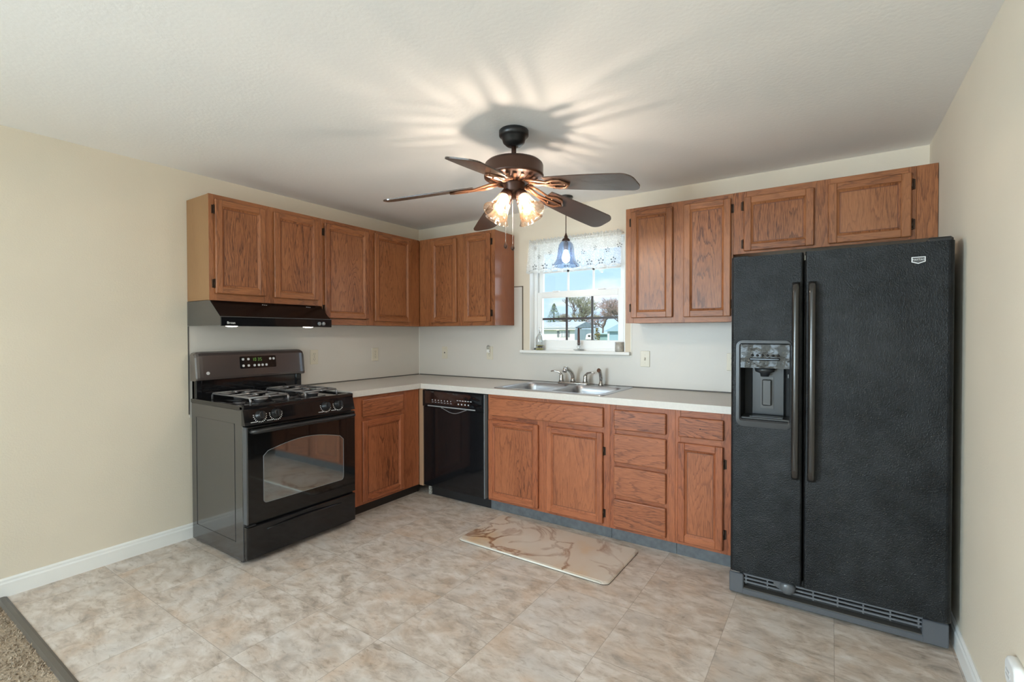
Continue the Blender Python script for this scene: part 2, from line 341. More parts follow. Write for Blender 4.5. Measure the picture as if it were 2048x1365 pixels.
class MB:
    def __init__(s):
        s.bm = bmesh.new(); s.gc = s.bm.verts.layers.float_vector.new('gc')
    def box(s, run, u, d, z, grain=None, bev=0.0, mat=0, seg=1):
        f = RUN(run); bm = s.bm
        vs = [bm.verts.new(f(a, b, c)) for a in u for b in d for c in z]
        idx = [(0, 1, 3, 2), (4, 6, 7, 5), (0, 4, 5, 1), (2, 3, 7, 6), (0, 2, 6, 4), (1, 5, 7, 3)]
        fs = [bm.faces.new([vs[i] for i in q]) for q in idx]
        for q in fs: q.material_index = mat
        if bev > 0:
            es = list({e for q in fs for e in q.edges})
            r = bmesh.ops.bevel(bm, geom=es, offset=bev, segments=seg, affect='EDGES', profile=0.5)
            for q in r['faces']: q.material_index = mat
            vs = list({v for q in r['faces'] for v in q.verts})
        if grain:
            o = Vector((random.uniform(0, 30), random.uniform(0, 30), random.uniform(0, 30)))
            uu = {'L': 1, 'B': 0, 'W': 0}[run]; dd = {'L': 0, 'B': 1, 'W': 1}[run]
            order = {'u': (uu, 2, dd), 'z': (2, uu, dd), 'd': (dd, 2, uu)}[grain]
            for v in vs: v[s.gc] = Vector((v.co[order[0]], v.co[order[1]], v.co[order[2]])) + o
        return vs
    def wedge(s, quad_outer, quad_inner, mat=0, gr=None):
        """a ring of four quads between two rectangles (lists of 4 points)"""
        a = [s.bm.verts.new(p) for p in quad_outer]; b = [s.bm.verts.new(p) for p in quad_inner]
        for i in range(4):
            q = s.bm.faces.new((a[i], a[(i+1) % 4], b[(i+1) % 4], b[i])); q.material_index = mat
        if gr:
            for v in a+b: v[s.gc] = gr(v.co)
    def prism(s, pts, axis, a0, a1, mat=0, smooth=False, bev=0):
        mk = {'x': lambda p, a: (a, p[0], p[1]), 'y': lambda p, a: (p[0], a, p[1]), 'z': lambda p, a: (p[0], p[1], a)}[axis]
        A = [s.bm.verts.new(mk(p, a0)) for p in pts]; B = [s.bm.verts.new(mk(p, a1)) for p in pts]
        n = len(pts); fs = [s.bm.faces.new(A), s.bm.faces.new(list(reversed(B)))]
        for i in range(n):
            q = s.bm.faces.new((A[i], B[i], B[(i+1) % n], A[(i+1) % n])); q.smooth = smooth; fs.append(q)
        for q in fs: q.material_index = mat
        if bev:
            es = list({e for q in fs[:2] for e in q.edges})
            r = bmesh.ops.bevel(s.bm, geom=es, offset=bev, segments=2, affect='EDGES', profile=0.5)
            for q in r['faces']: q.material_index = mat
    def loft(s, loops, cap0=True, cap1=True, mat=0, smooth=True, closed=True):
        rings = [[s.bm.verts.new(p) for p in lp] for lp in loops]; n = len(rings[0])
        for a, b in zip(rings, rings[1:]):
            for i in range(n if closed else n-1):
                j = (i+1) % n
                q = s.bm.faces.new((a[i], a[j], b[j], b[i])); q.material_index = mat; q.smooth = smooth
        if cap0: q = s.bm.faces.new(list(reversed(rings[0]))); q.material_index = mat
        if cap1: q = s.bm.faces.new(rings[-1]); q.material_index = mat
        return rings
    def lathe(s, prof, center=(0, 0), seg=24, mat=0, M=None, cap0=True, cap1=True, smooth=True):
        loops = []
        for r, z in prof:
            lp = []
            for k in range(seg):
                a = 2*PI*k/seg; p = Vector((r*math.cos(a), r*math.sin(a), z))
                p = M @ p if M else p + Vector((center[0], center[1], 0))
                lp.append(p)
            loops.append(lp)
        s.loft(loops, cap0, cap1, mat, smooth)
    def tube(s, path, r, seg=8, mat=0, cap=True):
        path = [Vector(p) for p in path]; n = len(path)
        rs = r if isinstance(r, (list, tuple)) else [r]*n
        loops = []; ref = None
        for i, p in enumerate(path):
            t = (path[min(i+1, n-1)] - path[max(i-1, 0)]).normalized()
            if ref is None:
                ref = Vector((0, 0, 1)) if abs(t.z) < 0.9 else Vector((1, 0, 0))
            x = (ref - t*ref.dot(t)).normalized(); y = t.cross(x); ref = x
            loops.append([p + (x*math.cos(2*PI*k/seg) + y*math.sin(2*PI*k/seg))*rs[i] for k in range(seg)])
        s.loft(loops, cap, cap, mat)
    def sphere(s, c, r, mat=0, sx=1, sy=1, sz=1, seg=16, rings=10):
        M = Matrix.Translation(c) @ Matrix.Diagonal((sx, sy, sz, 1))
        r_ = bmesh.ops.create_uvsphere(s.bm, u_segments=seg, v_segments=rings, radius=r, matrix=M)
        for q in {q for v in r_['verts'] for q in v.link_faces}: q.material_index = mat; q.smooth = True
    def build(s, name, mats, parent=None, base=None, normals=True):
        if normals: bmesh.ops.recalc_face_normals(s.bm, faces=s.bm.faces)
        me = bpy.data.meshes.new(name)
        org = Vector((0, 0, 0))
        if parent is not None: org = parent_origin(parent)
        elif base is not None: org = Vector(base)
        bmesh.ops.translate(s.bm, verts=s.bm.verts, vec=-org)
        s.bm.to_mesh(me); s.bm.free()
        for q in (mats if isinstance(mats, (list, tuple)) else [mats]): me.materials.append(q)
        o = bpy.data.objects.new(name, me); COL.objects.link(o)
        if parent is not None: o.parent = parent
        else: o.location = org
        return o

def parent_origin(o):
    v = Vector((0, 0, 0))
    while o is not None:
        v += o.location; o = o.parent
    return v

def thing(name, label, cat, base, group=None):
    o = bpy.data.objects.new(name, None); COL.objects.link(o); o.location = base
    o.empty_display_size = 0.05
    o['label'] = label; o['category'] = cat
    if group: o['group'] = group
    return o
def tag(o, label, cat, group=None):
    o['label'] = label; o['category'] = cat
    if group: o['group'] = group
    return o
def struct(o, label=None, cat=None):
    o['kind'] = 'structure'
    if label: o['label'] = label
    if cat: o['category'] = cat
    return o
def text(name, s, size, M, material, parent, extrude=0.0004):
    cu = bpy.data.curves.new(name, 'FONT'); cu.body = s; cu.size = size; cu.extrude = extrude
    cu.align_x = 'CENTER'; cu.align_y = 'CENTER'
    t = bpy.data.objects.new(name+'_tmp', cu); COL.objects.link(t)
    dg = bpy.context.evaluated_depsgraph_get(); dg.update()
    me = bpy.data.meshes.new_from_object(t.evaluated_get(dg))
    bpy.data.objects.remove(t)
    me.transform(M); me.transform(Matrix.Translation(-parent_origin(parent)))
    me.materials.clear(); me.materials.append(material)
    o = bpy.data.objects.new(name, me); COL.objects.link(o); o.parent = parent
    return o
def rrect(x0, x1, y0, y1, r, n=5):
    pts = []
    for cx, cy, a0 in ((x1-r, y1-r, 0), (x0+r, y1-r, PI/2), (x0+r, y0+r, PI), (x1-r, y0+r, 1.5*PI)):
        for k in range(n+1):
            a = a0 + PI/2*k/n; pts.append((cx+r*math.cos(a), cy+r*math.sin(a)))
    return pts

# ------------------------------------------------------------------ setting
W, H = 3.9, 2.3626
YR = -9.5
WX0, WX1, WZ0, WZ1 = 1.301, 2.149, 1.158, 2.075
T = 0.14
b = MB(); b.box('W', (0, W), (YR, 0), (-0.1, 0)); struct(b.build('floor', FLOOR), 'mottled beige slate-look vinyl floor', 'floor')
b = MB(); b.box('W', (-T, W+T), (YR-T, T), (H, H+0.12)); struct(b.build('ceiling', CEIL), 'white textured ceiling', 'ceiling')
def side_wall(x0, x1, ya, yb, za, name, label):        # unglazed unseen opening added in each side wall for its fill lamp
    b = MB()
    b.box('W', (x0, x1), (yb, T), (-0.1, H)); b.box('W', (x0, x1), (YR-T, ya), (-0.1, H))
    b.box('W', (x0, x1), (ya, yb), (-0.1, za)); b.box('W', (x0, x1), (ya, yb), (2.05, H))
    struct(b.build(name, WALL), label, 'wall')
side_wall(-T, 0, -8.4, -6.4, 0.65, 'wall_left', 'tan painted wall on the left'); side_wall(W, W+T, -7.5, -5.3, 0.09, 'wall_right', 'tan painted wall on the right')
b = MB()
b.box('W', (0, WX0), (0, T), (-0.1, H)); b.box('W', (WX1, W), (0, T), (-0.1, H))
b.box('W', (WX0, WX1), (0, T), (-0.1, WZ0)); b.box('W', (WX0, WX1), (0, T), (WZ1, H))
struct(b.build('wall_back', WALL), 'tan painted wall behind the sink', 'wall')
b = MB()                                              # rear wall with a window opening
for x0, x1, z0, z1 in ((0, 0.15, -0.1, H), (0.15, 2.55, -0.1, 0.12), (0.15, 2.55, 2.08, H), (2.55, W, -0.1, H)):
    b.box('W', (x0, x1), (YR-T, YR), (z0, z1))
struct(b.build('wall_rear', WALL), 'tan painted wall behind the photographer', 'wall')

def baseboard(name, pts_axis, u0, u1, x_wall, sgn):
    b = MB(); prof = [(0, 0), (0.014, 0), (0.014, 0.068), (0.010, 0.076), (0.010, 0.086), (0.004, 0.094), (0, 0.094)]
    b.prism([(x_wall + sgn*p, z) for p, z in prof], 'y', u0, u1)
    return struct(b.build(name, WHITE), 'white wooden baseboard', 'baseboard')
baseboard('baseboard_left', 'y', YR, -1.36, 0, 1)
baseboard('baseboard_right', 'y', -5.3, -0.0, W, -1)

# carpet and transition strip
b = MB(); b.box('W', (0.013, W-.013), (YR+.01, -2.955), (0.0, 0.004))
nx, ny = 110, 36
for i in range(1500):
    px = random.uniform(0.02, 0.95); py = -2.965 - random.random()**1.5*0.45; h = random.uniform(0.008, 0.017); a = random.uniform(0, 6.28); t = 0.006
    dx, dy = math.cos(a)*t, math.sin(a)*t; lx, ly = random.uniform(-.008, .008), random.uniform(-.008, .008)
    vs = [b.bm.verts.new(q) for q in ((px-dx, py-dy, .003), (px+dx, py+dy, .003), (px-dy*.7, py+dx*.7, .003), (px+lx, py+ly, h))]
    for q in ((0, 1, 3), (1, 2, 3), (2, 0, 3)): b.bm.faces.new([vs[k] for k in q])
CARPET = mat('carpet_pile', (0.34, 0.27, 0.20), 0.95, spec=0.1, bump=1.0, bscale=260, vary=0.35, vscale=160)
o = b.build('carpet', CARPET); o['kind'] = 'stuff'; tag(o, 'beige cut-pile carpet beyond the dark threshold strip', 'carpet')
b = MB(); b.prism([(-2.962, 0), (-2.922, 0), (-2.922, 0.003), (-2.932, 0.007), (-2.95, 0.008), (-2.962, 0.006)], 'x', 0.014, W-0.014)
struct(b.build('trim_1', STRIP), 'dark metal threshold strip between carpet and vinyl', 'threshold strip')

# laminate splash panels with dark joint and caulk lines
b = MB(); b.box('W', (0, 0.004), (-2.085, 0), (0.78, 1.392), bev=0.001)
struct(b.build('trim_2', LAMINATE), 'off-white laminate splash panel behind the range', 'splash panel')
b = MB()
pl = [(0.004, 0.921), (0.004, 1.392), (1.10, 1.392), (1.10, 1.726), (1.234, 1.726), (1.234, 1.152), (2.198, 1.152), (2.198, 1.40), (3.03, 1.40), (3.03, 0.921)]
b.prism(pl, 'y', -0.004, -0.0002)
struct(b.build('trim_3', LAMINATE), 'off-white laminate splash panel along the back wall', 'splash panel')
b = MB()
b.box('W', (1.228, 1.236), (-0.007, -0.0004), (1.152, 1.730)); b.box('W', (1.14, 1.236), (-0.007, -0.0004), (1.724, 1.731))
struct(b.build('trim_4', mat('edge_strip_brown', (0.12, 0.09, 0.06), 0.5)), 'thin dark edge strip left of the window', 'edge strip')
b = MB(); b.box('W', (2.194, 2.203), (-0.007, -0.0004), (1.145, 1.42)); b.box('W', (0.0, 0.009), (-0.009, -0.0004), (0.916, 1.39))
struct(b.build('trim_5', CAULK), 'white caulk and edge strips', 'edge strip')
b = MB(); b.box('W', (0.0, 3.03), (-0.0055, -0.0004), (0.914, 0.9225)); b.box('W', (0.0004, 0.0055), (-1.335, 0), (0.914, 0.9225))
b.box('W', (0.0004, 0.006), (-2.09, -2.084), (0.80, 1.37))
struct(b.build('trim_6', DARKLINE), 'dark joint along the rear of the counter', 'joint')

# ------------------------------------------------------------------ window
def window():
    wr = bpy.data.objects.new('window_1', None); COL.objects.link(wr); wr.location = (1.725, 0.07, WZ0)
    struct(wr, 'white vinyl double-hung window over the sink', 'window')
    Z0 = 1.180
    b = MB()                       # reveals and frame
    b.box('W', (WX0, WX0+0.006), (-0.001, T), (Z0, WZ1)); b.box('W', (WX1-0.006, WX1), (-0.001, T), (Z0, WZ1)); b.box('W', (WX0, WX1), (-0.001, T), (WZ1-0.006, WZ1))
    fx0, fx1, fz1 = WX0+0.006, WX1-0.006, WZ1-0.006
    for (y0, y1, w) in ((0.062, 0.085, 0.030), (0.085, 0.125, 0.022)):
        b.box('W', (fx0, fx0+w), (y0, y1), (Z0, fz1), bev=0.002); b.box('W', (fx1-w, fx1), (y0, y1), (Z0, fz1), bev=0.002)
        b.box('W', (fx0, fx1), (y0, y1), (fz1-w, fz1), bev=0.002)
    b.box('W', (fx0, fx1), (0.062, 0.125), (Z0, Z0+0.016))
    b.build('window_frame', VINYL, wr)
    def sash(name, x0, x1, z0, z1, y0, y1, st, bot, top):
        b = MB()
        b.box('W', (x0, x0+st), (y0, y1), (z0, z1), bev=0.003); b.box('W', (x1-st, x1), (y0, y1), (z0, z1), bev=0.003)
        b.box('W', (x0+st-.002, x1-st+.002), (y0, y1), (z0, z0+bot), bev=0.003); b.box('W', (x0+st-.002, x1-st+.002), (y0, y1), (z1-top, z1), bev=0.003)
        return b
    b = sash('s', 1.338, 2.112, 1.196, 1.672, 0.066, 0.100, 0.046, 0.070, 0.050)
    for x in (1.52, 1.93): b.box('W', (x-0.03, x+0.03), (0.058, 0.09), (1.670, 1.681), bev=0.003)
    lo = b.build('lower_sash', VINYL, wr)
    b = MB(); b.box('W', (1.384, 2.066), (0.088, 0.091), (1.266, 1.622)); b.build('glass_pane', PANE, lo)
    b = MB(); DKM = mat('dark_muntin', (0.035, 0.022, 0.018), 0.4)
    for x in (1.612, 1.842): b.box('W', (x-0.009, x+0.009), (0.082, 0.088), (1.266, 1.622))
    b.box('W', (1.384, 2.066), (0.080, 0.088), (1.436, 1.454)); b.build('muntin', DKM, lo)
    b = sash('s', 1.332, 2.118, 1.640, 2.045, 0.101, 0.128, 0.044, 0.04, 0.040); hi = b.build('upper_sash', VINYL, wr)
    b = MB(); b.box('W', (1.376, 2.074), (0.114, 0.117), (1.68, 2.006)); b.build('glass_pane', PANE, hi)
    b = MB()
    for x in (1.612, 1.842): b.box('W', (x-0.009, x+0.009), (0.108, 0.114), (1.68, 2.006))
    b.box('W', (1.376, 2.074), (0.108, 0.114), (1.838, 1.854)); b.build('muntin', VINYL, hi)
    b = MB(); b.box('W', (WX0, WX1), (-0.002, 0.066), (WZ0, Z0)); b.box('W', (1.224, 2.196), (-0.042, -0.0002), (1.156, Z0), bev=0.003)
    b.build('window_sill', WHITE, wr)
window()

# ------------------------------------------------------------------ cabinets
def panel_door(root, run, u0, u1, z0, z1, d, hinge=None, wood=None, horizontal=False, hz=None):
    """a framed recessed-panel door, its panel and its hinges"""
    wood = wood or OAK
    th = 0.019; sw = 0.043; c = 0.0045
    b = MB(); f = RUN(run)
    b.box(run, (u0, u0+sw), (d, d+th), (z0, z1), 'z', c); b.box(run, (u1-sw, u1), (d, d+th), (z0, z1), 'z', c)
    b.box(run, (u0+sw-c, u1-sw+c), (d, d+th-0.0004), (z0, z0+sw), 'u', c); b.box(run, (u0+sw-c, u1-sw+c), (d, d+th-0.0004), (z1-sw, z1), 'u', c)
    # sticking: a sloping bead round the panel
    i0, i1, j0, j1 = u0+sw-.001, u1-sw+.001, z0+sw-.001, z1-sw+.001; k = 0.011
    o = Vector((random.uniform(0, 30), random.uniform(0, 30), 0)); uu = 1 if run == 'L' else 0
    gr = lambda co: Vector((co[2], co[uu], 0)) + o
    b.wedge([f(i0, d+th-.004, j0), f(i1, d+th-.004, j0), f(i1, d+th-.004, j1), f(i0, d+th-.004, j1)],
            [f(i0+k, d+th-.0105, j0+k), f(i1-k, d+th-.0105, j0+k), f(i1-k, d+th-.0105, j1-k), f(i0+k, d+th-.0105, j1-k)], 0, gr)
    dr = b.build('door', [wood], root)
    b = MB(); b.box(run, (i0+k-.001, i1-k+.001), (d+.003, d+th-.011), (j0+k-.001, j1-k+.001), 'u' if horizontal else 'z')
    b.build('door_panel', [OAKBFIG if wood is OAKB else OAKFIG], dr)
    b = MB(); w2 = 0.0036; dd = (d+th-.0115, d+th-.0107)      # narrow dark strips round the panel
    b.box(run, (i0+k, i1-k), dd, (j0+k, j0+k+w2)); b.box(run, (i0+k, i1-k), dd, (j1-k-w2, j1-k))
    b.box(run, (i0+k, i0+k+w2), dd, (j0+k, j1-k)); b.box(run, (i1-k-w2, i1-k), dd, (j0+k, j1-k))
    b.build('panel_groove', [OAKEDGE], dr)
    if hinge:
        s = -1 if hinge == 'lo' else 1; ue = u0 if s < 0 else u1
        for zz in (hz or (z0+0.07, z1-0.07)):
            b = MB()
            b.box(run, (min(ue, ue+s*.016), max(ue, ue+s*.016)), (d+.0005, d+.004), (zz-.026, zz+.026), bev=.001)
            p = [f(ue+s*.004, d+.008, zz-.024), f(ue+s*.004, d+.008, zz+.024)]
            b.tube(p, .0042, 8); b.sphere(p[0], .005, seg=8, rings=6); b.sphere(p[1], .005, seg=8, rings=6)
            b.build('hinge', [HINGE], dr)
    return dr
def slab(root, run, name, u0, u1, z0, z1, d, wood=None):
    b = MB(); b.box(run, (u0, u1), (d, d+0.019), (z0, z1), 'u', 0.0065, seg=2); return b.build(name, [wood or OAKBFIG], root)
def face_frame(root, run, u0, u1, z0, z1, d, stiles, rails, wood):
    b = MB()
    for a0, a1 in stiles: b.box(run, (a0, a1), (d-.019, d), (z0, z1), 'z', .0012)
    for a0, a1, c0, c1 in rails: b.box(run, (a0, a1), (d-.019, d-.0003), (c0, c1), 'u', .001)
    return b.build('face_frame', [wood], root)
def carcass(root, run, u0, u1, z0, z1, d, wood, name='carcass', side=None, which=None):
    b = MB(); b.box(run, (u0, u1), (0.0045, d), (z0, z1), 'z', .0008)
    o = b.build(name, [wood], root)
    if side:
        b = MB(); e = u0 if which == 'lo' else u1; b.box(run, (e-.0022, e+.0022), (0.005, d+.0185), (z0, z1), 'z', .0006)
        b.build('end_panel', [side], root)
    return o
DU = 0.292; DB = 0.625; ZB, ZT = 1.390, 2.178
INSIDE = mat('cabinet_inside', (0.10, 0.035, 0.015), 0.6)

# range-hood cabinet (left wall)
c = thing('wall_cabinet', 'short two-door oak wall cabinet directly above the black range hood', 'cabinet', (0, -1.70, 1.527), 'upper oak cabinets')
carcass(c, 'L', -2.088, -1.3105, 1.529, ZT-.002, DU-.019, OAK, side=SIDE_PALE, which='lo')
face_frame(c, 'L', -2.09, -1.31, 1.527, ZT, DU, [(-2.09, -2.045), (-1.755, -1.672), (-1.345, -1.3102)], [(-2.046, -1.346, 2.135, ZT), (-2.046, -1.346, 1.527, 1.58)], OAK)
panel_door(c, 'L', -2.058, -1.742, 1.570, 2.150, DU, 'lo', hz=(1.63, 2.085)); panel_door(c, 'L', -1.684, -1.345, 1.566, 2.150, DU)
# tall left cabinet
c = thing('wall_cabinet', 'full-height two-door oak wall cabinet on the left wall, between the hood and the corner', 'cabinet', (0, -0.80, ZB), 'upper oak cabinets')
carcass(c, 'L', -1.3095, -0.005, ZB+.002, ZT-.002, DU-.019, OAK)
face_frame(c, 'L', -1.31, -0.295, ZB, ZT, DU, [(-1.3098, -1.27), (-.905, -.80), (-.43, -.293)], [(-1.271, -.43, 2.135, ZT), (-1.271, -.43, ZB, 1.435)], OAK)
panel_door(c, 'L', -1.292, -0.885, 1.440, 2.150, DU, 'lo'); panel_door(c, 'L', -0.822, -0.412, 1.426, 2.155, DU)
# back wall, left of window
c = thing('wall_cabinet', 'two-door oak wall cabinet in the corner, left of the window, with shiny red end panel', 'cabinet', (0.72, 0, ZB), 'upper oak cabinets')
carcass(c, 'B', 0.2945, 1.1435, ZB+.002, ZT-.002, DU-.019, OAK, side=SIDE_RED, which='hi')
face_frame(c, 'B', DU+.0025, 1.146, ZB, ZT, DU, [(DU+.0025, .46), (.735, .835), (1.095, 1.1455)], [(.46, 1.096, 2.135, ZT), (.46, 1.096, ZB, 1.435)], OAK)
panel_door(c, 'B', 0.446, 0.745, 1.420, 2.150, DU); panel_door(c, 'B', 0.826, 1.106, 1.422, 2.152, DU, 'hi')
# back wall, right of window
c = thing('wall_cabinet', 'full-height two-door oak wall cabinet right of the window, left of the refrigerator', 'cabinet', (2.60, 0, ZB), 'upper oak cabinets')
carcass(c, 'B', 2.264, 2.944, ZB+.002, ZT-.002, DU-.019, OAK, side=SIDE_RED, which='lo')
face_frame(c, 'B', 2.262, 2.9455, ZB, ZT, DU, [(2.262, 2.315), (2.57, 2.66), (2.915, 2.9455)], [(2.315, 2.916, 2.135, ZT), (2.315, 2.916, ZB, 1.435)], OAK)
panel_door(c, 'B', 2.303, 2.583, 1.425, 2.150, DU, 'lo'); panel_door(c, 'B', 2.653, 2.934, 1.424, 2.149, DU, 'hi', hz=(1.50, 2.085))
# over the refrigerator
c = thing('wall_cabinet', 'short two-door oak wall cabinet above the black refrigerator', 'cabinet', (3.40, 0, 1.802), 'upper oak cabinets')
carcass(c, 'B', 2.9475, 3.8975, 1.804, ZT-.002, DU-.019, OAK)
face_frame(c, 'B', 2.946, 3.898, 1.802, ZT, DU, [(2.946, 3.02), (3.355, 3.445), (3.78, 3.813), (3.8135, 3.898)], [(3.02, 3.781, 2.135, ZT), (3.02, 3.781, 1.802, 1.845)], OAK)
panel_door(c, 'B', 3.006, 3.367, 1.815, 2.141, DU, 'lo', horizontal=False, hz=(1.86, 2.09)); panel_door(c, 'B', 3.433, 3.792, 1.815, 2.146, DU, 'hi', hz=(1.88, 2.085))

# base cabinets
ZK, ZC = 0.078, 0.871
c = thing('base_cabinet', 'oak base cabinet with one drawer over one door, right of the range', 'cabinet', (0, -0.98, 0), 'lower oak cabinets')
carcass(c, 'L', -1.328, -0.664, ZK+.002, ZC, DB-.019, OAKB)
face_frame(c, 'L', -1.330, -0.647, ZK, ZC, DB, [(-1.330, -1.215), (-.84, -.80), (-.7995, -.647)], [(-1.216, -.84, .835, ZC), (-1.216, -.84, .675, .735), (-1.216, -.84, ZK, .11)], OAKB)
slab(c, 'L', 'drawer', -1.225, -.832, .717, .844, DB); panel_door(c, 'L', -1.226, -.826, .098, .688, DB, wood=OAKB)
b = MB(); b.box('L', (-1.328, -.60), (.20, .572), (0, ZK)); b.build('toe_kick', TOE_BLACK, c)
c = thing('base_cabinet', 'wide oak sink cabinet with a false drawer front over two doors', 'cabinet', (1.80, 0, 0), 'lower oak cabinets')
b = MB(); b.box('B', (1.322, 1.34), (.0045, DB-.019), (ZK+.002, ZC), 'z'); b.box('B', (2.262, 2.280), (.0045, DB-.019), (ZK+.002, ZC), 'z')
b.box('B', (1.34, 2.262), (.0045, DB-.019), (ZK+.002, ZK+.02), 'u'); b.box('B', (1.34, 2.262), (.0045, .02), (ZK+.02, ZC), 'u'); b.box('B', (1.34, 2.262), (.59, DB-.019), (ZK+.02, ZC), 'u')
b.build('carcass', [OAKB], c)
face_frame(c, 'B', 1.320, 2.2815, ZK, ZC, DB, [(1.320, 1.355), (1.745, 1.835), (2.225, 2.2815)], [(1.355, 1.745, .835, ZC), (1.355, 1.745, .675, .73), (1.355, 1.745, ZK, .11), (1.835, 2.226, .835, ZC), (1.835, 2.226, .675, .73), (1.835, 2.226, ZK, .11)], OAKB)
slab(c, 'B', 'false_drawer_front', 1.344, 2.240, .716, .845, DB); panel_door(c, 'B', 1.330, 1.758, .096, .683, DB, wood=OAKB); panel_door(c, 'B', 1.824, 2.237, .097, .683, DB, 'hi', wood=OAKB, hz=(.165, .565))
b = MB(); b.box('B', (1.322, 2.2805), (.55, .592), (0, ZK)); b.build('toe_kick', TOE_GREY, c)
c = thing('drawer_cabinet', 'oak base cabinet with a stack of four drawers', 'cabinet', (2.485, 0, 0), 'lower oak cabinets')
carcass(c, 'B', 2.283, 2.688, ZK+.002, ZC, DB-.019, OAKB)
face_frame(c, 'B', 2.282, 2.6895, ZK, ZC, DB, [(2.282, 2.322), (2.627, 2.6895)], [(2.322, 2.628, a, e) for a, e in ((.83, ZC), (.68, .72), (.475, .515), (.27, .31), (ZK, .105))], OAKB)
for z0, z1 in ((.714, .840), (.507, .688), (.298, .483), (.097, .275)): slab(c, 'B', 'drawer', 2.312, 2.638, z0, z1, DB)
b = MB(); b.box('B', (2.283, 2.6885), (.55, .592), (0, ZK)); b.build('toe_kick', TOE_GREY, c)
c = thing('base_cabinet', 'narrow oak base cabinet with one drawer over one door, beside the refrigerator', 'cabinet', (2.84, 0, 0), 'lower oak cabinets')
carcass(c, 'B', 2.691, 2.994, ZK+.002, ZC, DB-.019, OAKB)
face_frame(c, 'B', 2.690, 2.995, ZK, ZC, DB, [(2.690, 2.72), (2.94, 2.995)], [(2.72, 2.941, .825, ZC), (2.72, 2.941, .675, .725), (2.72, 2.941, ZK, .11)], OAKB)
slab(c, 'B', 'drawer', 2.709, 2.956, .715, .832, DB); panel_door(c, 'B', 2.705, 2.954, .098, .682, DB, 'hi', wood=OAKB, hz=(.19, .585))
b = MB(); b.box('B', (2.691, 2.994), (.55, .592), (0, ZK)); b.build('toe_kick', TOE_GREY, c)
b = MB(); b.sphere((2.832, -.6445, .772), .0035, seg=8, rings=6); b.build('screw_hole', SLOT, c)

# ------------------------------------------------------------------ worktop and sink
b = MB()
CD = 0.652
def ctop(u, d): b.box('B', u, d, (.872, .914))
def lprism(pts): b.prism(pts, 'z', .872, .914)
lprism([(0.002, -0.0058), (1.372, -0.0058), (1.372, -CD), (CD, -CD), (CD, -1.333), (0.002, -1.333)])
lprism([(2.198, -0.0058), (3.012, -0.0058), (3.012, -CD), (2.198, -CD)])
lprism([(1.372, -0.0058), (2.198, -0.0058), (2.198, -.06), (1.372, -.06)]); lprism([(1.372, -.578), (2.198, -.578), (2.198, -CD), (1.372, -CD)])
bmesh.ops.remove_doubles(b.bm, verts=b.bm.verts, dist=0.0001)
ct = b.build('countertop', COUNTER, base=(0.9, -.4, .872)); tag(ct, 'off-white laminate L-shaped countertop running from range to refrigerator', 'countertop')
b = MB(); b.box('W', (CD-.001, CD+.0006), (-CD-.0006, -CD+.001), (.873, .9142)); b.build('corner_joint', DARKLINE, ct)

def sink():
    s = thing('kitchen_sink', 'stainless steel double-bowl sink set into the countertop under the window', 'sink', (1.785, -.32, .914))
    b = MB(); bm = b.bm
    def loop(pts, z): 
        vs = [bm.verts.new((x, y, z)) for x, y in pts]; es = [bm.edges.new((vs[i], vs[(i+1) % len(vs)])) for i in range(len(vs))]; return vs, es
    RO = rrect(1.348, 2.226, -.606, -.022, .03, 4)
    B1 = rrect(1.385, 1.765, -.575, -.135, .06, 6); B2 = rrect(1.808, 2.190, -.575, -.135, .06, 6)
    v0, e0 = loop(RO, .9195); v1, e1 = loop(B1, .9195); v2, e2 = loop(B2, .9195)
    bmesh.ops.triangle_fill(bm, use_beauty=True, use_dissolve=False, edges=e0+e1+e2)
    lo = [bm.verts.new((1.787+(v.co.x-1.787)*1.006, -.314+(v.co.y+.314)*1.01, .9142)) for v in v0]
    for i in range(len(v0)):
        j = (i+1) % len(v0); bm.faces.new((v0[i], v0[j], lo[j], lo[i]))
    b.build('rim', STEEL, s)
    for (x0, x1) in ((1.385, 1.765), (1.808, 2.190)):
        b = MB(); loops = []
        for dz, ins, r in ((0.0195, 0, .06), (0.014, .005, .06), (-.02, .009, .058), (-.13, .016, .055), (-.155, .035, .05), (-.16, .07, .04)):
            loops.append([Vector((x, y, .9+dz)) for x, y in rrect(x0+ins, x1-ins, -.575+ins, -.135-ins, r, 6)])
        b.loft(loops, False, True); b.build('bowl', STEEL, s, normals=True)
        b = MB(); b.lathe([(.045, .742), (.04, .7445), (.03, .7435)], ((x0+x1)/2, -.34), 20); b.build('drain', CHROME, s)
sink()
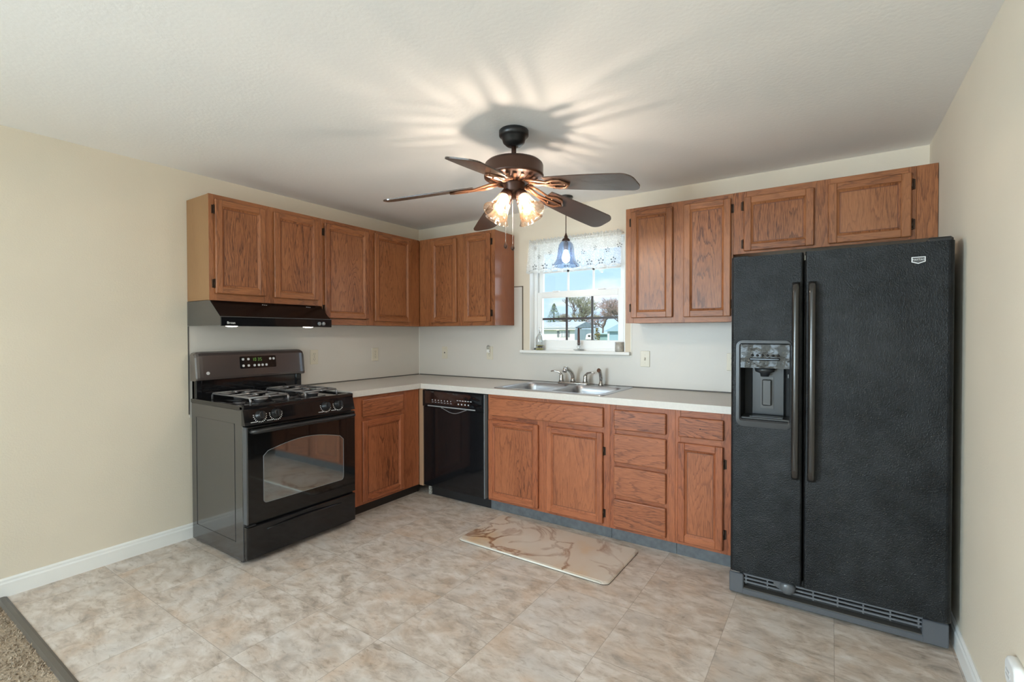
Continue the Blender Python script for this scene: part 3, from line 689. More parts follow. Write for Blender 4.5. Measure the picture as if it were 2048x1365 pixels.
def faucet():
    f = thing('kitchen_faucet', 'brushed-metal two-handle faucet on the back ledge of the sink', 'faucet', (1.745, -.075, .9195))
    b = MB(); pts = rrect(1.615, 1.885, -.098, -.050, .023, 5)
    b.loft([[Vector((x, y, .9196)) for x, y in pts], [Vector((x, y, .930)) for x, y in pts], [Vector((1.75+(x-1.75)*.97, -.074+(y+.074)*.8, .936)) for x, y in pts]])
    b.build('deck_plate', NICKEL, f)
    for x, s in ((1.645, -1), (1.855, 1)):
        b = MB(); b.lathe([(.021, .935), (.019, .95), (.015, .975), (.017, .985), (.012, .993)], (x, -.074), 16)
        h = b.build('handle', NICKEL, f)
        b = MB(); b.tube([(x-s*.008, -.074, .985), (x+s*.02, -.08, 1.010), (x+s*.055, -.088, 1.020), (x+s*.085, -.094, 1.016)], [.010, .009, .006, .005], 10)
        b.build('lever', NICKEL, h)
    b = MB(); b.lathe([(.022, .935), (.018, .955), (.015, .97)], (1.745, -.068), 16)
    b.tube([(1.745, -.068, .96), (1.745, -.070, .985), (1.743, -.090, 1.010), (1.741, -.125, 1.034), (1.738, -.165, 1.050), (1.737, -.190, 1.050)], [.015, .015, .0145, .015, .017, .018], 12)
    sp = b.build('spout', NICKEL, f)
    b = MB(); b.tube([(1.737, -.185, 1.052), (1.7365, -.196, 1.022)], .0165, 12); b.build('aerator', CHROME, sp)
    sp = thing('side_sprayer', 'slim metal pull-out sprayer standing right of the faucet handles', 'sprayer', (1.985, -.075, .9195))
    b = MB(); b.lathe([(.022, .9196), (.020, .93), (.013, .945), (.012, .96)], (1.985, -.075), 16); b.build('base', NICKEL, sp)
    b = MB(); b.tube([(1.985, -.075, .955), (1.985, -.075, .985), (1.984, -.08, 1.01), (1.981, -.092, 1.036), (1.978, -.105, 1.040)], [.012, .014, .013, .015, .016], 12); b.build('spray_head', NICKEL, sp)
faucet()

# ------------------------------------------------------------------ dishwasher
def dishwasher():
    d = thing('dishwasher', 'black built-in dishwasher between the corner and the sink cabinet', 'dishwasher', (0.99, -.33, 0))
    b = MB(); b.box('B', (.690, 1.316), (.03, .612), (.085, .868)); b.build('tub', BLACK_MATTE, d)
    x0, x1 = .682, 1.298
    b = MB(); b.box('B', (x0, x1), (.614, .650), (.085, .732), bev=.006, seg=2); dr = b.build('door', BLACK_GLOSS, d)
    b = MB()
    n = 20; pts = []                                  # console with the scooped grip underneath
    for k in range(n+1):
        x = x0+.20+(x1-x0-.36)*k/n; pts.append((x, .735-.034*math.sin(PI*k/n)**1.3))
    b.prism([(x0, .735)] + pts + [(x1, .735), (x1, .864), (x0, .864)], 'y', -.658, -.614)
    rr = random.Random(4)
    for k in range(7): b.box('B', (x0+.10+k*.032, x0+.118+k*.032), (.6575, .6590), (.772, .775), mat=1); b.box('B', (x0+.102+k*.032, x0+.110+k*.032), (.6575, .6590), (.786, .794), mat=1)
    for k in range(6): b.box('B', (x0+.36+k*.026, x0+.376+k*.026), (.6575, .6590), (.80, .806), mat=1)
    for k in range(4): b.box('B', (x0+.37+k*.033, x0+.382+k*.033), (.6575, .6590), (.770, .780), mat=1)
    cp = b.build('control_panel', [BLACK_GLOSS, LIGHT_MARK], d)
    b = MB(); b.tube([(x, -.659, z-.001) for x, z in pts], .003, 6); b.build('grip_lip', mat('lip_grey', (.16, .16, .17), .3), cp)
    b = MB(); b.box('B', (x0+.055, x1-.075), (.6575, .6605), (.737, .746), bev=.001); b.build('trim_line', mat('trim_grey', (.28, .29, .30), .3), cp)
    # crumpled clear film still stuck on the console
    b = MB(); gx, gz = 34, 8; grid = []
    for i in range(gx+1):
        row = []
        for j in range(gz+1):
            x = x0+.03+(x1-x0-.045)*i/gx; z = .760+.100*j/gz
            e = .0012+.004*abs(math.sin(x*37+z*90))*abs(math.sin(z*61+x*13)) + rr.uniform(0, .0016)
            row.append(b.bm.verts.new((x, -.6585-e, z-.03*max(0, (j-3)/gz)*(i/gx)*0.5)))
        grid.append(row)
    for i in range(gx):
        for j in range(gz): 
            q = b.bm.faces.new((grid[i][j], grid[i+1][j], grid[i+1][j+1], grid[i][j+1])); q.smooth = True
    b.build('protective_film', thin_glass('clear_film', (.93, .94, .95), .10, .10, .55), cp)
    b = MB(); b.box('B', (x1+.001, x1+.006), (.612, .652), (.085, .864)); b.build('edge_strip', mat('edge_grey', (.20, .22, .24), .35), d)
    b = MB(); b.box('B', (.72, 1.318), (.560, .590), (.0, .083)); b.build('kick_plate', BLACK_SATIN, d)
    b = MB(); b.box('B', (.690, .720), (.565, .600), (.0, .083)); b.build('leg_bracket', mat('rusty_white', (.40, .38, .34), .6, vary=.6, vscale=70), d)
    b = MB(); b.box('W', (.6265, .672), (-.6440, -.10), (ZK-.004, .871), bev=.001)
    tag(b.build('filler_strip', FILLER, base=(.65, -.36, ZK)), 'pale unfinished filler strip left of the dishwasher', 'filler strip')
dishwasher()

# ------------------------------------------------------------------ gas range
def gas_range():
    r = thing('gas_range', 'black freestanding gas range with grates and oven window', 'stove', (0.38, -1.717, 0))
    y0, y1 = -2.092, -1.343; ym = (y0+y1)/2
    b = MB(); b.box('W', (.045, .664), (y0+.001, y1-.001), (.012, .884), bev=.003)
    for yy in (y0+.03, y1-.03):
        for xx in (.08, .62): b.lathe([(.018, 0), (.018, .014)], (xx, yy), 10)
    body = b.build('body', BLACK_SIDE, r)
    b = MB()                                            # pressed outline on the side panel
    for (xa, xb, za, zb) in ((.108, .580, .112, .116), (.108, .112, .112, .80), (.576, .580, .112, .80), (.108, .580, .796, .80)):
        b.box('W', (xa, xb), (y0-.0012, y0+.001), (za, zb), bev=.0005)
    b.build('side_panel_bead', BLACK_SIDE, body)
    # cooktop
    b = MB()
    b.box('W', (.045, .674), (y0-.003, y0+.03), (.882, .908), bev=.004); b.box('W', (.045, .674), (y1-.03, y1+.003), (.882, .908), bev=.004)
    b.box('W', (.640, .680), (y0-.003, y1+.003), (.882, .908), bev=.006, seg=2); b.box('W', (.045, .12), (y0+.02, y1-.02), (.882, .906), bev=.002)
    b.box('W', (.10, .66), (y0+.02, y1-.02), (.880, .898)); ck = b.build('cooktop', BLACK_GLOSS, r)
    for gy in (-1.895, -1.540):
        for gx in (.255, .505):
            b = MB(); b.lathe([(.085, .8985), (.075, .902), (.06, .899)], (gx, gy), 24); bo = b.build('drip_bowl', BLACK_GLOSS, r)
            b = MB(); b.lathe([(.035, .899), (.038, .912), (.042, .914), (.042, .921), (.034, .925), (.01, .926)], (gx, gy), 20); b.build('burner', GRATE, r)
    for gy in (-1.895, -1.540):
        b = MB(); zt = .940; R0 = .0065; hw = .118; xa, xb = .150, .610
        b.tube([(xa, gy-hw, .900), (xa, gy-hw, zt-.012), (xa+.015, gy-hw, zt), (xb-.015, gy-hw, zt), (xb, gy-hw, zt-.012), (xb, gy-hw, .900)], R0, 8)
        b.tube([(xa, gy+hw, .900), (xa, gy+hw, zt-.012), (xa+.015, gy+hw, zt), (xb-.015, gy+hw, zt), (xb, gy+hw, zt-.012), (xb, gy+hw, .900)], R0, 8)
        for xx in (xa+.01, .38, xb-.01): b.tube([(xx, gy-hw, zt), (xx, gy+hw, zt)], R0, 8)
        for gx in (.255, .505):
            for ang in range(4):
                a = ang*PI/2
                dx, dy = math.cos(a), math.sin(a); Lr = hw if abs(dy) > .5 else .115
                b.tube([(gx+dx*.03, gy+dy*.03, zt+.001), (gx+dx*Lr, gy+dy*Lr, zt+.001)], R0*.9, 8)
        b.build('grate', GRATE, r)
    # control panel with knobs
    b = MB(); b.prism([(.660, .796), (.700, .798), (.694, .815), (.676, .884), (.660, .884)], 'y', y0-.001, y1+.001); cp = b.build('control_panel', BLACK_GLOSS, r)
    n = Vector((math.cos(.255), 0, math.sin(.255))); t = Vector((-math.sin(.255), 0, math.cos(.255)))
    for ky in (-2.000, -1.905, -1.565, -1.470):
        c0 = Vector((.6865, ky, .845))
        M = Matrix((Vector((0, 1, 0)), t, n)).transposed().to_4x4(); M.translation = c0
        b = MB(); b.lathe([(.030, 0), (.029, .006), (.022, .010), (.021, .030), (.018, .034)], seg=24, M=M)
        for s in range(1): b.loft([[M @ Vector(q) for q in ((-.006, -.021, .010), (.006, -.021, .010), (.006, .021, .010), (-.006, .021, .010))], [M @ Vector(q) for q in ((-.004, -.020, .042), (.004, -.020, .042), (.004, .020, .042), (-.004, .020, .042))]], smooth=False)
        k = b.build('knob', BLACK_SATIN, cp)
        b = MB()
        for i in range(13):
            a = PI*(.95 + 1.1*i/12); p = Vector((math.cos(a), math.sin(a), 0)); q = Vector((-p.y, p.x, 0))
            b.loft([[M @ (p*.0340+q*.0021+Vector((0, 0, z))), M @ (p*.0410+q*.0021+Vector((0, 0, z))), M @ (p*.0410-q*.0021+Vector((0, 0, z))), M @ (p*.0340-q*.0021+Vector((0, 0, z)))] for z in (.0003, .0012)], smooth=False)
        b.box('W', (.694, .6962), (ky-.058, ky-.022), (.8105, .8135))
        b.build('dial_marking', LIGHT_MARK, cp)
    # oven door
    b = MB(); b.box('W', (.668, .704), (y0+.002, y1-.002), (.232, .788), bev=.005, seg=2); dr = b.build('oven_door', OVEN_GLASS, r)
    b = MB(); b.box('W', (.667, .7045), (y0+.0015, y0+.013), (.232, .788), bev=.002); b.build('door_edge', mat('door_edge_grey', (.06, .062, .066), .35), dr)
    ya, yb, zb_ = ym-.275, ym+.275, .335
    pts = [(y, z) for y, z in rrect(ya, yb, zb_, .60, .02, 4)]
    bot = [p for p in pts if p[1] < .45]
    bot.sort(key=lambda p: 0)
    outline = []
    for k in range(6): a = PI+PI/2*k/5; outline.append((ya+.02+.02*math.cos(a), zb_+.02+.02*math.sin(a)))
    for k in range(6): a = 1.5*PI+PI/2*k/5; outline.append((yb-.02+.02*math.cos(a), zb_+.02+.02*math.sin(a)))
    for k in range(21):
        t_ = k/20; y = yb+(ya-yb)*t_; e = min(t_, 1-t_); z = .628+.047*math.sin(PI*t_) - max(0, .018-e*.36)
        outline.append((y, z))
    b = MB(); b.prism(outline, 'x', .7036, .7052); b.build('oven_window', OVEN_PANE, dr)
    b = MB(); b.tube([(.7054, y, z) for y, z in outline+outline[:1]], .0016, 5); b.build('window_outline', mat('frit_line', (.22, .24, .25), .4), dr)
    b = MB(); hx = .742; hz = .765
    b.tube([(.700, y0+.035, hz-.004), (.728, y0+.030, hz-.001), (hx, y0+.045, hz), (hx+.004, y0+.12, hz+.001), (hx+.005, ym, hz+.002), (hx+.004, y1-.12, hz+.001), (hx, y1-.045, hz), (.728, y1-.030, hz-.001), (.700, y1-.035, hz-.004)], [.013, .013, .0135, .0135, .0135, .0135, .0135, .013, .013], 12)
    b.build('handle', BLACK_SATIN, dr)
    # storage drawer
    b = MB(); b.box('W', (.668, .704), (y0+.002, y1-.002), (.030, .218), bev=.006, seg=2); dw = b.build('drawer', BLACK_GLOSS, r)
    b = MB(); pts = []
    for k in range(15): a = k/14; pts.append((.7045+.012*math.sin(PI*a), y0+.12+(y1-y0-.24)*a, .176+.010*math.sin(PI*a)))
    b.tube(pts, .006, 8); b.build('drawer_pull', BLACK_GLOSS, dw)
    b = MB(); b.box('W', (.664, .676), (y0+.004, y1-.004), (.218, .232)); b.box('W', (.676, .712), (y0+.003, y0+.05), (.222, .228)); b.build('hinge_gap', BLACK_MATTE, r)
    # backguard
    b = MB(); b.box('W', (.045, .075), (y0+.006, y1-.006), (.884, 1.05)); b.box('W', (.045, .088), (y0+.006, y0+.05), (.900, 1.05), bev=.008, seg=2); b.box('W', (.045, .088), (y1-.05, y1-.006), (.900, 1.05), bev=.008, seg=2)
    bg = b.build('backguard', BLACK_GLOSS, r)
    prof = [(.040, 1.020), (.112, 1.020), (.124, 1.026), (.126, 1.040), (.108, 1.180), (.098, 1.198), (.080, 1.206), (.040, 1.206)]
    b = MB(); secs = []
    for yy, k in ((y0-.002, .9), (y0+.006, .955), (y0+.02, .99), (y0+.04, 1), (y1-.04, 1), (y1-.02, .99), (y1-.006, .955), (y1+.002, .9)):
        secs.append([Vector((.040+(x-.040)*(k if k < 1 else 1), yy, 1.020+(z-1.020)*k)) for x, z in prof])
    b.loft(secs, smooth=False); co = b.build('console', mat('console_enamel', (.060, .048, .046), .16, spec=.8, coat=.5), r)  # console tone raised: reflection put into the base colour
    # console front face frame
    fa, fb = Vector((.126, 0, 1.040)), Vector((.108, 0, 1.180)); ft = (fb-fa).normalized(); fn = Vector((ft.z, 0, -ft.x))
    M = Matrix((Vector((0, 1, 0)), ft, fn)).transposed().to_4x4(); M.translation = fa
    def plate(bb, ya, yb, za, zb, h0, h1, r_=.004):
        lp = rrect(ya, yb, za, zb, r_, 3); bb.loft([[M @ Vector((q[0], q[1], h)) for q in lp] for h in (h0, h1)], smooth=False)
    b = MB(); plate(b, -1.822, -1.568, .045, .128, .0003, .002, .008); dp = b.build('display_panel', BLACK_GLOSS, co)
    for ya, za in ((-1.800, .108), (-1.764, .108), (-1.800, .064), (-1.764, .064), (-1.724, .064), (-1.694, .064), (-1.668, .064), (-1.640, .064), (-1.610, .106), (-1.585, .106)):
        b = MB(); plate(b, ya-.008, ya+.008, za-.008, za+.008, .002, .0034, .006); b.build('button', GREY_MARK, co)
    b = MB()
    seg = {'1': 'bc', '0': 'abcdef', '3': 'abcdg', '5': 'acdfg'}
    for i, ch in enumerate('1035'):
        ox = -1.738+i*.017+(.005 if i > 1 else 0)
        for sg in seg[ch]:
            q = {'a': (0, .01, .0185, .020), 'g': (0, .01, .0093, .0107), 'd': (0, .01, 0, .0015), 'f': (0, .0015, .010, .020), 'e': (0, .0015, 0, .010), 'b': (.0085, .01, .010, .020), 'c': (.0085, .01, 0, .010)}[sg]
            plate(b, ox+q[0], ox+q[1], .095+q[2], .095+q[3], .002, .003, .0003)
    b.build('clock_digits', GREEN_LED, co)
    b = MB(); c0 = M @ Vector((-2.025, .028, .0006)); MM = M.copy(); MM.translation = c0
    b.lathe([(.0105, 0), (.0105, .0012), (.0085, .0012), (.0085, .0004)], seg=24, M=MM); b.build('maker_emblem', GREY_MARK, co)
    MT = MM @ Matrix.Translation((0, 0, .0008)); text('emblem_letters', 'GE', .011, MT, GREY_MARK, co, .0003)
gas_range()

# ------------------------------------------------------------------ range hood
def hood():
    h = thing('range_hood', 'black slant-front range hood under the short cabinet with two lit lamps', 'range hood', (0, -1.715, 1.369))
    y0, y1 = -2.092, -1.335
    b = MB(); b.prism([(.004, 1.372), (.430, 1.372), (.430, 1.422), (.300, 1.5262), (.004, 1.5262)], 'y', y0, y1); b.build('shell', BLACK_SIDE, h)
    b = MB(); b.prism([(.4265, 1.4256), (.4285, 1.4266), (.3045, 1.5260), (.301, 1.5262)], 'y', y0+.004, y1-.002); b.build('slope_panel', mat('hood_slope', (.006, .004, .004), .16, spec=.25), h)
    b = MB(); b.box('W', (.428, .440), (y0-.001, y1), (1.368, 1.423), bev=.002); fa = b.build('fascia', BLACK_GLOSS, h)
    b = MB(); b.box('W', (.426, .4415), (y0, y1), (1.4225, 1.4255)); b.build('fascia_bead', mat('bead_grey', (.10, .10, .105), .3), h)
    for ky in (-1.437, -1.405):
        M = Matrix((Vector((0, 1, 0)), Vector((0, 0, 1)), Vector((1, 0, 0)))).transposed().to_4x4(); M.translation = (.440, ky, 1.392)
        b = MB(); b.lathe([(.013, 0), (.012, .008), (.009, .010)], seg=18, M=M); b.build('switch_knob', mat('knob_grey', (.22, .23, .24), .35), h)
    for ky in (-2.01, -1.495):
        M = Matrix.Translation((.395, ky, 1.372)) @ Matrix.Rotation(PI, 4, 'X')
        b = MB(); b.lathe([(.034, -.004), (.034, .003), (.028, .0065), (.015, .0085), (.004, .009)], seg=20, M=M); b.build('lamp_lens', HOODLAMP, h)
    b = MB()
    for ky in (-1.78, -1.46):
        for k in range(3): b.box('W', (.3225+.001*k, .3235+.001*k), (ky+k*.012, ky+k*.012+.008), (1.5115-.0006*k, 1.5135-.0006*k))
    b.build('vent_mark', LIGHT_MARK, h)
    M = Matrix((Vector((0, 1, 0)), Vector((0, 0, 1)), Vector((1, 0, 0)))).transposed().to_4x4(); M.translation = (.4404, -2.035, 1.387)
    text('maker_lettering', 'Broan', .020, M, LIGHT_MARK, h)
hood()

# ------------------------------------------------------------------ refrigerator
def fridge():
    f = thing('refrigerator', 'black side-by-side refrigerator with a water and ice dispenser in its left door', 'refrigerator', (3.45, -.46, 0))
    X0, X1, YF, YD = 3.037, 3.866, -.925, -.790
    Z0, Z1 = .137, 1.690
    b = MB(); b.box('W', (X0+.006, X1-.006), (-.787, -.10), (.03, 1.672), bev=.004)
    for xx in (X0+.06, X1-.06):
        for yy in (-.80, -.16): b.lathe([(.022, 0), (.022, .04)], (xx, yy), 10)
    b.build('body', BLACK_SATIN, f)
    def dplan(x0, x1, rl, rr_):
        p = [(x0, YD), (x1, YD)]
        n = 5
        if rr_:
            for k in range(n+1): a = -PI/2*k/n; p.append((x1-rr_+rr_*math.cos(a), YF+rr_+rr_*math.sin(a)))
        else: p.append((x1, YF))
        if rl:
            for k in range(n+1): a = -PI/2-PI/2*k/n; p.append((x0+rl+rl*math.cos(a), YF+rl+rl*math.sin(a)))
        else: p.append((x0, YF))
        return p
    xs = 3.347
    dx0, dx1, dz0, dz1 = 3.066, 3.297, .868, 1.279
    b = MB()
    b.prism(dplan(X0, xs-.004, .018, .010), 'z', Z0, dz0); b.prism(dplan(X0, xs-.004, .018, .010), 'z', dz1, Z1)
    b.prism(dplan(X0, dx0+.006, .018, 0), 'z', dz0, dz1); b.prism(dplan(dx1-.006, xs-.004, 0, .010), 'z', dz0, dz1)
    fz = b.build('freezer_door', FRIDGE, f)
    b = MB(); b.prism(dplan(xs+.004, X1, .010, .022), 'z', Z0-.002, Z1+.002); fr = b.build('refrigerator_door', FRIDGE, f)
    # dispenser
    b = MB(); ro = rrect(dx0-.006, dx1+.006, dz0-.006, dz1+.006, .030, 6); ri = rrect(dx0+.016, dx1-.006, dz0+.030, dz1-.014, .008, 6)
    b.loft([[Vector((x, YF+.004, z)) for x, z in ro], [Vector((x, YF-.006, z)) for x, z in rrect(dx0-.004, dx1+.004, dz0-.004, dz1+.004, .029, 6)], [Vector((x, YF-.007, z)) for x, z in rrect(dx0+.010, dx1-.002, dz0+.022, dz1-.010, .012, 6)], [Vector((x, YF-.001, z)) for x, z in ri]], False, False, smooth=False)
    b.build('dispenser_bezel', FRIDGE_PL, fz)
    cx0, cx1, cz0, cz1 = dx0+.014, dx1-.004, dz0+.028, 1.150
    yb = -.795
    b = MB()                                             # recess
    b.loft([[Vector((x, YF-.0005, z)) for x, z in rrect(cx0, cx1, cz0, cz1, .006, 3)], [Vector((x, yb, z)) for x, z in rrect(cx0+.004, cx1-.004, cz0+.008, cz1-.004, .006, 3)]], False, True, smooth=False)
    b.build('dispenser_recess', BLACK_MATTE, fz, normals=True)
    b = MB(); b.box('W', (3.118, 3.262), (-.815, -.796), (cz0+.012, cz1), bev=.004)
    b.build('recess_back', FRIDGE_PL, fz)
    b = MB(); b.box('W', (cx0+.002, cx1-.002), (-.915, -.80), (cz0+.002, cz0+.012), bev=.002); b.box('W', (3.12, 3.262), (-.905, -.85), (cz0+.012, cz0+.017)); b.build('drip_tray', FRIDGE_PL, fz)
    b = MB(); M = Matrix.Translation((3.182, -.868, 1.118)); b.lathe([(.030, .032), (.045, .028), (.042, .012), (.022, .004), (.018, -.012)], seg=20, M=M); b.build('spout', FRIDGE_PL, fz)
    b = MB(); b.box('W', (3.166, 3.208), (-.838, -.822), (.958, 1.088), bev=.005); b.box('W', (3.158, 3.216), (-.819, -.8145), (.944, 1.10)); b.build('lever_pad', mat('lever_grey', (.060, .058, .056), .3), fz)
    b = MB(); b.box('W', (3.283, 3.2845), (-.905, -.89), (1.105, 1.122)); b.build('recess_sticker', LIGHT_MARK, fz)
    b = MB(); gx, gz = 30, 16; grid = []; rr = random.Random(3)
    for i in range(gx+1):
        row = []
        for j in range(gz+1):
            x = dx0+.016+(dx1-dx0-.022)*i/gx; z = 1.150+(dz1-.016-1.150)*j/gz
            e = .0018*math.sin(x*60+z*40)*math.sin(z*50-x*31) + rr.uniform(-.0004, .0004)
            row.append(b.bm.verts.new((x, YF-.0045-e, z)))
        grid.append(row)
    for i in range(gx):
        for j in range(gz): q = b.bm.faces.new((grid[i][j], grid[i+1][j], grid[i+1][j+1], grid[i][j+1])); q.smooth = True
    b.build('dispenser_panel', FRIDGE_FILM, fz)
    b = MB(); b.box('W', (dx0+.055, dx1-.045), (YF-.0105, YF-.002), (1.186, 1.200), bev=.004)
    for k in range(6): b.sphere((dx0+.068+k*.022, YF-.0075, 1.211), .006, seg=10, rings=6)
    b.build('control_button', BLACK_GLOSS, fz)
    # handles
    for (hx, par) in ((3.316, fz), (3.380, fr)):
        b = MB(); loops = []
        for z, oy in ((.637, 0), (.655, .028), (.70, .036), (1.10, .042), (1.50, .036), (1.535, .028), (1.553, 0)):
            lp = []
            for k in range(12):
                a = 2*PI*k/12; lp.append(Vector((hx+.0155*math.cos(a), YF-oy-.006+.013*math.sin(a), z)))
            loops.append(lp)
        b.loft(loops); b.build('handle', mat('handle_black', (.016, .014, .013), .22, spec=.6, coat=.3), par)
    # badge
    b = MB(); pts = [(3.728, 1.632), (3.773, 1.632), (3.773, 1.611), (3.750, 1.603), (3.728, 1.611)]
    b.prism(pts, 'y', YF-.003, YF+.001); bd = b.build('badge', LIGHT_MARK, fr)
    b = MB(); b.prism([(3.731, 1.629), (3.770, 1.629), (3.770, 1.6135), (3.750, 1.6065), (3.731, 1.6135)], 'y', YF-.0036, YF-.002); b.build('badge_field', mat('badge_dark', (.06, .062, .065), .4), fr)
    M = Matrix((Vector((1, 0, 0)), Vector((0, 0, 1)), Vector((0, -1, 0)))).transposed().to_4x4(); M.translation = (3.7505, YF-.0040, 1.6200)
    text('badge_lettering', 'MAYTAG', .0098, M, LIGHT_MARK, fr)
    # hinge covers
    b = MB(); b.box('W', (X0+.004, X0+.075), (-.90, -.79), (1.672, 1.700), bev=.006); b.build('hinge_cover', BLACK_SATIN, f)
    b = MB(); b.box('W', (X1-.085, X1-.002), (-.90, -.76), (1.672, 1.712), bev=.008); b.build('hinge_cover', BLACK_SATIN, f)
    # base grille
    g0, g1, yg = 3.028, 3.864, -.886
    b = MB()
    b.box('W', (g0, g0+.065), (yg, -.83), (.012, .112), bev=.004); b.box('W', (g1-.085, g1), (yg, -.83), (.012, .112), bev=.004)
    b.box('W', (g0+.05, g1-.06), (yg+.0015, -.83), (.012, .040), bev=.003)
    gr = b.build('base_grille', GRILLE, f)
    b = MB(); b.box('W', (g0+.06, g1-.08), (-.838, -.826), (.030, .130)); b.build('grille_back', mat('grille_dark', (.022, .020, .019), .7), gr)
    b = MB(); b.box('W', (g0+.058, g1-.078), (-.880, -.838), (.038, .044)); b.build('dust_ledge', mat('ledge_brown', (.075, .068, .062), .7), gr)
    b = MB()
    for z in (.112, .094, .076): b.box('W', (g0+.058, g1-.075), (-.872, -.862), (z-.009, z), bev=.0015)
    for k in range(8):
        x = g0+.075+(g1-g0-.17)*k/7; b.box('W', (x-.003, x+.003), (-.870, -.835), (.062, .128))
    b.build('louver', mat('louver_grey', (.13, .135, .145), .4), gr)
    b = MB(); M = Matrix.Translation((3.285, -.868, .100)) @ Matrix.Rotation(PI/2, 4, 'X')
    b.lathe([(.034, 0), (.034, .010), (.030, .026), (.018, .034), (.004, .036)], seg=22, M=M)
    b.loft([[Vector((3.245, -.880, .118)), Vector((3.275, -.880, .130)), Vector((3.275, -.880, .072)), Vector((3.245, -.880, .085))], [Vector((3.225, -.872, .112)), Vector((3.27, -.872, .13)), Vector((3.27, -.872, .07)), Vector((3.225, -.872, .09))]], smooth=False)
    b.build('filter_knob', mat('knob_plastic', (.10, .105, .112), .3), gr)
    b = MB(); b.box('W', (g0+.006, g0+.05), (-.884, -.85), (.113, .126), bev=.003); b.box('W', (g1-.05, g1-.004), (-.884, -.85), (.113, .124), bev=.003); b.build('lower_hinge', NICKEL, f)
fridge()

# ------------------------------------------------------------------ ceiling fan
def fan():
    cx, cy = 2.085, -1.435
    f = thing('ceiling_fan', 'dark bronze five-blade ceiling fan with four lit glass shades', 'ceiling fan', (cx, cy, H))
    b = MB(); b.lathe([(.072, H), (.076, H-.004), (.076, H-.028), (.070, H-.034), (.062, H-.040), (.056, H-.062), (.038, H-.078), (.022, H-.083)], (cx, cy), 32); b.build('canopy', CANOPY_BLACK, f)
    b = MB(); b.lathe([(.0125, 2.285), (.0125, 2.20)], (cx, cy), 14); b.lathe([(.024, 2.212), (.028, 2.20), (.028, 2.192)], (cx, cy), 18); b.build('downrod', BRONZE, f)
    b = MB(); b.lathe([(.03, 2.206), (.10, 2.204), (.138, 2.197), (.148, 2.188), (.151, 2.180), (.1505, 2.135), (.154, 2.130), (.153, 2.120), (.146, 2.116), (.128, 2.112), (.122, 2.104), (.085, 2.094), (.06, 2.090)], (cx, cy), 48); mo = b.build('motor_housing', BRONZE, f)
    b = MB()
    for k in range(20):
        a = 2*PI*k/20; d = Vector((math.cos(a), math.sin(a), 0)); t = Vector((-d.y, d.x, 0)); c = Vector((cx, cy, 0))
        p0, p1 = c+d*.072+Vector((0, 0, 2.0905)), c+d*.126+Vector((0, 0, 2.1055))
        b.loft([[p0+t*.004, p0-t*.004, p0-t*.004+Vector((0, 0, -.004)), p0+t*.004+Vector((0, 0, -.004))], [p1+t*.008, p1-t*.008, p1-t*.008+Vector((0, 0, -.004)), p1+t*.008+Vector((0, 0, -.004))]], smooth=False)
    b.build('vent_rib', BRONZE_HI, mo)
    b = MB(); b.lathe([(.060, 2.093), (.056, 2.086), (.053, 2.078), (.053, 2.050), (.046, 2.040), (.030, 2.034), (.020, 2.030), (.020, 2.016), (.012, 2.012)], (cx, cy), 32); b.build('switch_housing', BRONZE, f)
    WAL = oak('blade_walnut', (.060, .036, .028), (.035, .020, .016), (.072, .044, .035), rough=.20, ring=.5, seed=11); WAL.node_tree.nodes['Principled BSDF'].inputs['Specular IOR Level'].default_value = .9
    ph0 = math.radians(-3.5); R0, R1 = .195, .672
    for k in range(5):
        a = ph0 + k*2*PI/5
        d = Vector((math.cos(a), math.sin(a), 0)); t = Vector((-d.y, d.x, 0))
        zz_ = .031 + .018*math.cos(a-.52); zr, zt = 2.072-zz_*.3, 2.018-zz_
        droop = (Vector((d.x*(R1-R0), d.y*(R1-R0), zt-zr))).normalized()
        pitch = math.radians(-12.5)
        side = (t*math.cos(pitch) + Vector((0, 0, 1))*math.sin(pitch)).normalized()
        nrm = droop.cross(side).normalized()
        org = Vector((cx, cy, 0)) + d*R0 + Vector((0, 0, zr))
        Lb = R1-R0
        def P(s, w, h): return org + droop*s + side*w + nrm*h
        out = []                                       # outline with rounded tip and root
        n = 8
        for i in range(n+1): q = i/n; out.append((.012+ (Lb-.062)*q, .058+.019*math.sin(min(1, q*1.15)*PI/2)))
        for i in range(1, 9): g = PI/2*i/8; out.append((Lb-.05+.05*math.sin(g), .025+.052*math.cos(g)))
        lower = [(s, -w) for s, w in reversed(out)]
        poly = out + lower
        b = MB(); o = Vector((random.uniform(0, 20), random.uniform(0, 20), 0))
        A = [b.bm.verts.new(P(s, w, .003)) for s, w in poly]; B = [b.bm.verts.new(P(s, w, -.003)) for s, w in poly]
        for i, (s, w) in enumerate(poly):
            A[i][b.gc] = o+Vector((s, w, 0)); B[i][b.gc] = o+Vector((s, w, .003))
        b.bm.faces.new(A); b.bm.faces.new(list(reversed(B)))
        for i in range(len(poly)):
            j = (i+1) % len(poly); b.bm.faces.new((A[i], B[i], B[j], A[j]))
        bl = b.build('blade', WAL, f)
        b = MB()
        # bracket: a forked arm and an open oval plate under the blade root
        st = Vector((cx, cy, 0)) + d*.085 + Vector((0, 0, 2.090)); en = P(.020, 0, -.0085)
        for s_ in (-1, 1):
            b.tube([st+t*.020*s_, st+d*.045+t*.030*s_+Vector((0, 0, -.014)), en+side*.022*s_, P(.06, .040*s_, -.008), P(.10, .036*s_, -.008), P(.135, 0, -.008)], [.007, .0065, .006, .006, .006, .006], 8)
        b.tube([st, (st+en)/2+Vector((0, 0, -.010)), en, P(.07, 0, -.008), P(.132, 0, -.008)], [.010, .008, .006, .005, .005], 8)
        for s, w in ((.045, .020), (.045, -.020), (.115, 0)): b.sphere(P(s, w, -.010), .006, seg=8, rings=6)
        b.build('blade_iron', BRONZE_HI, bl)
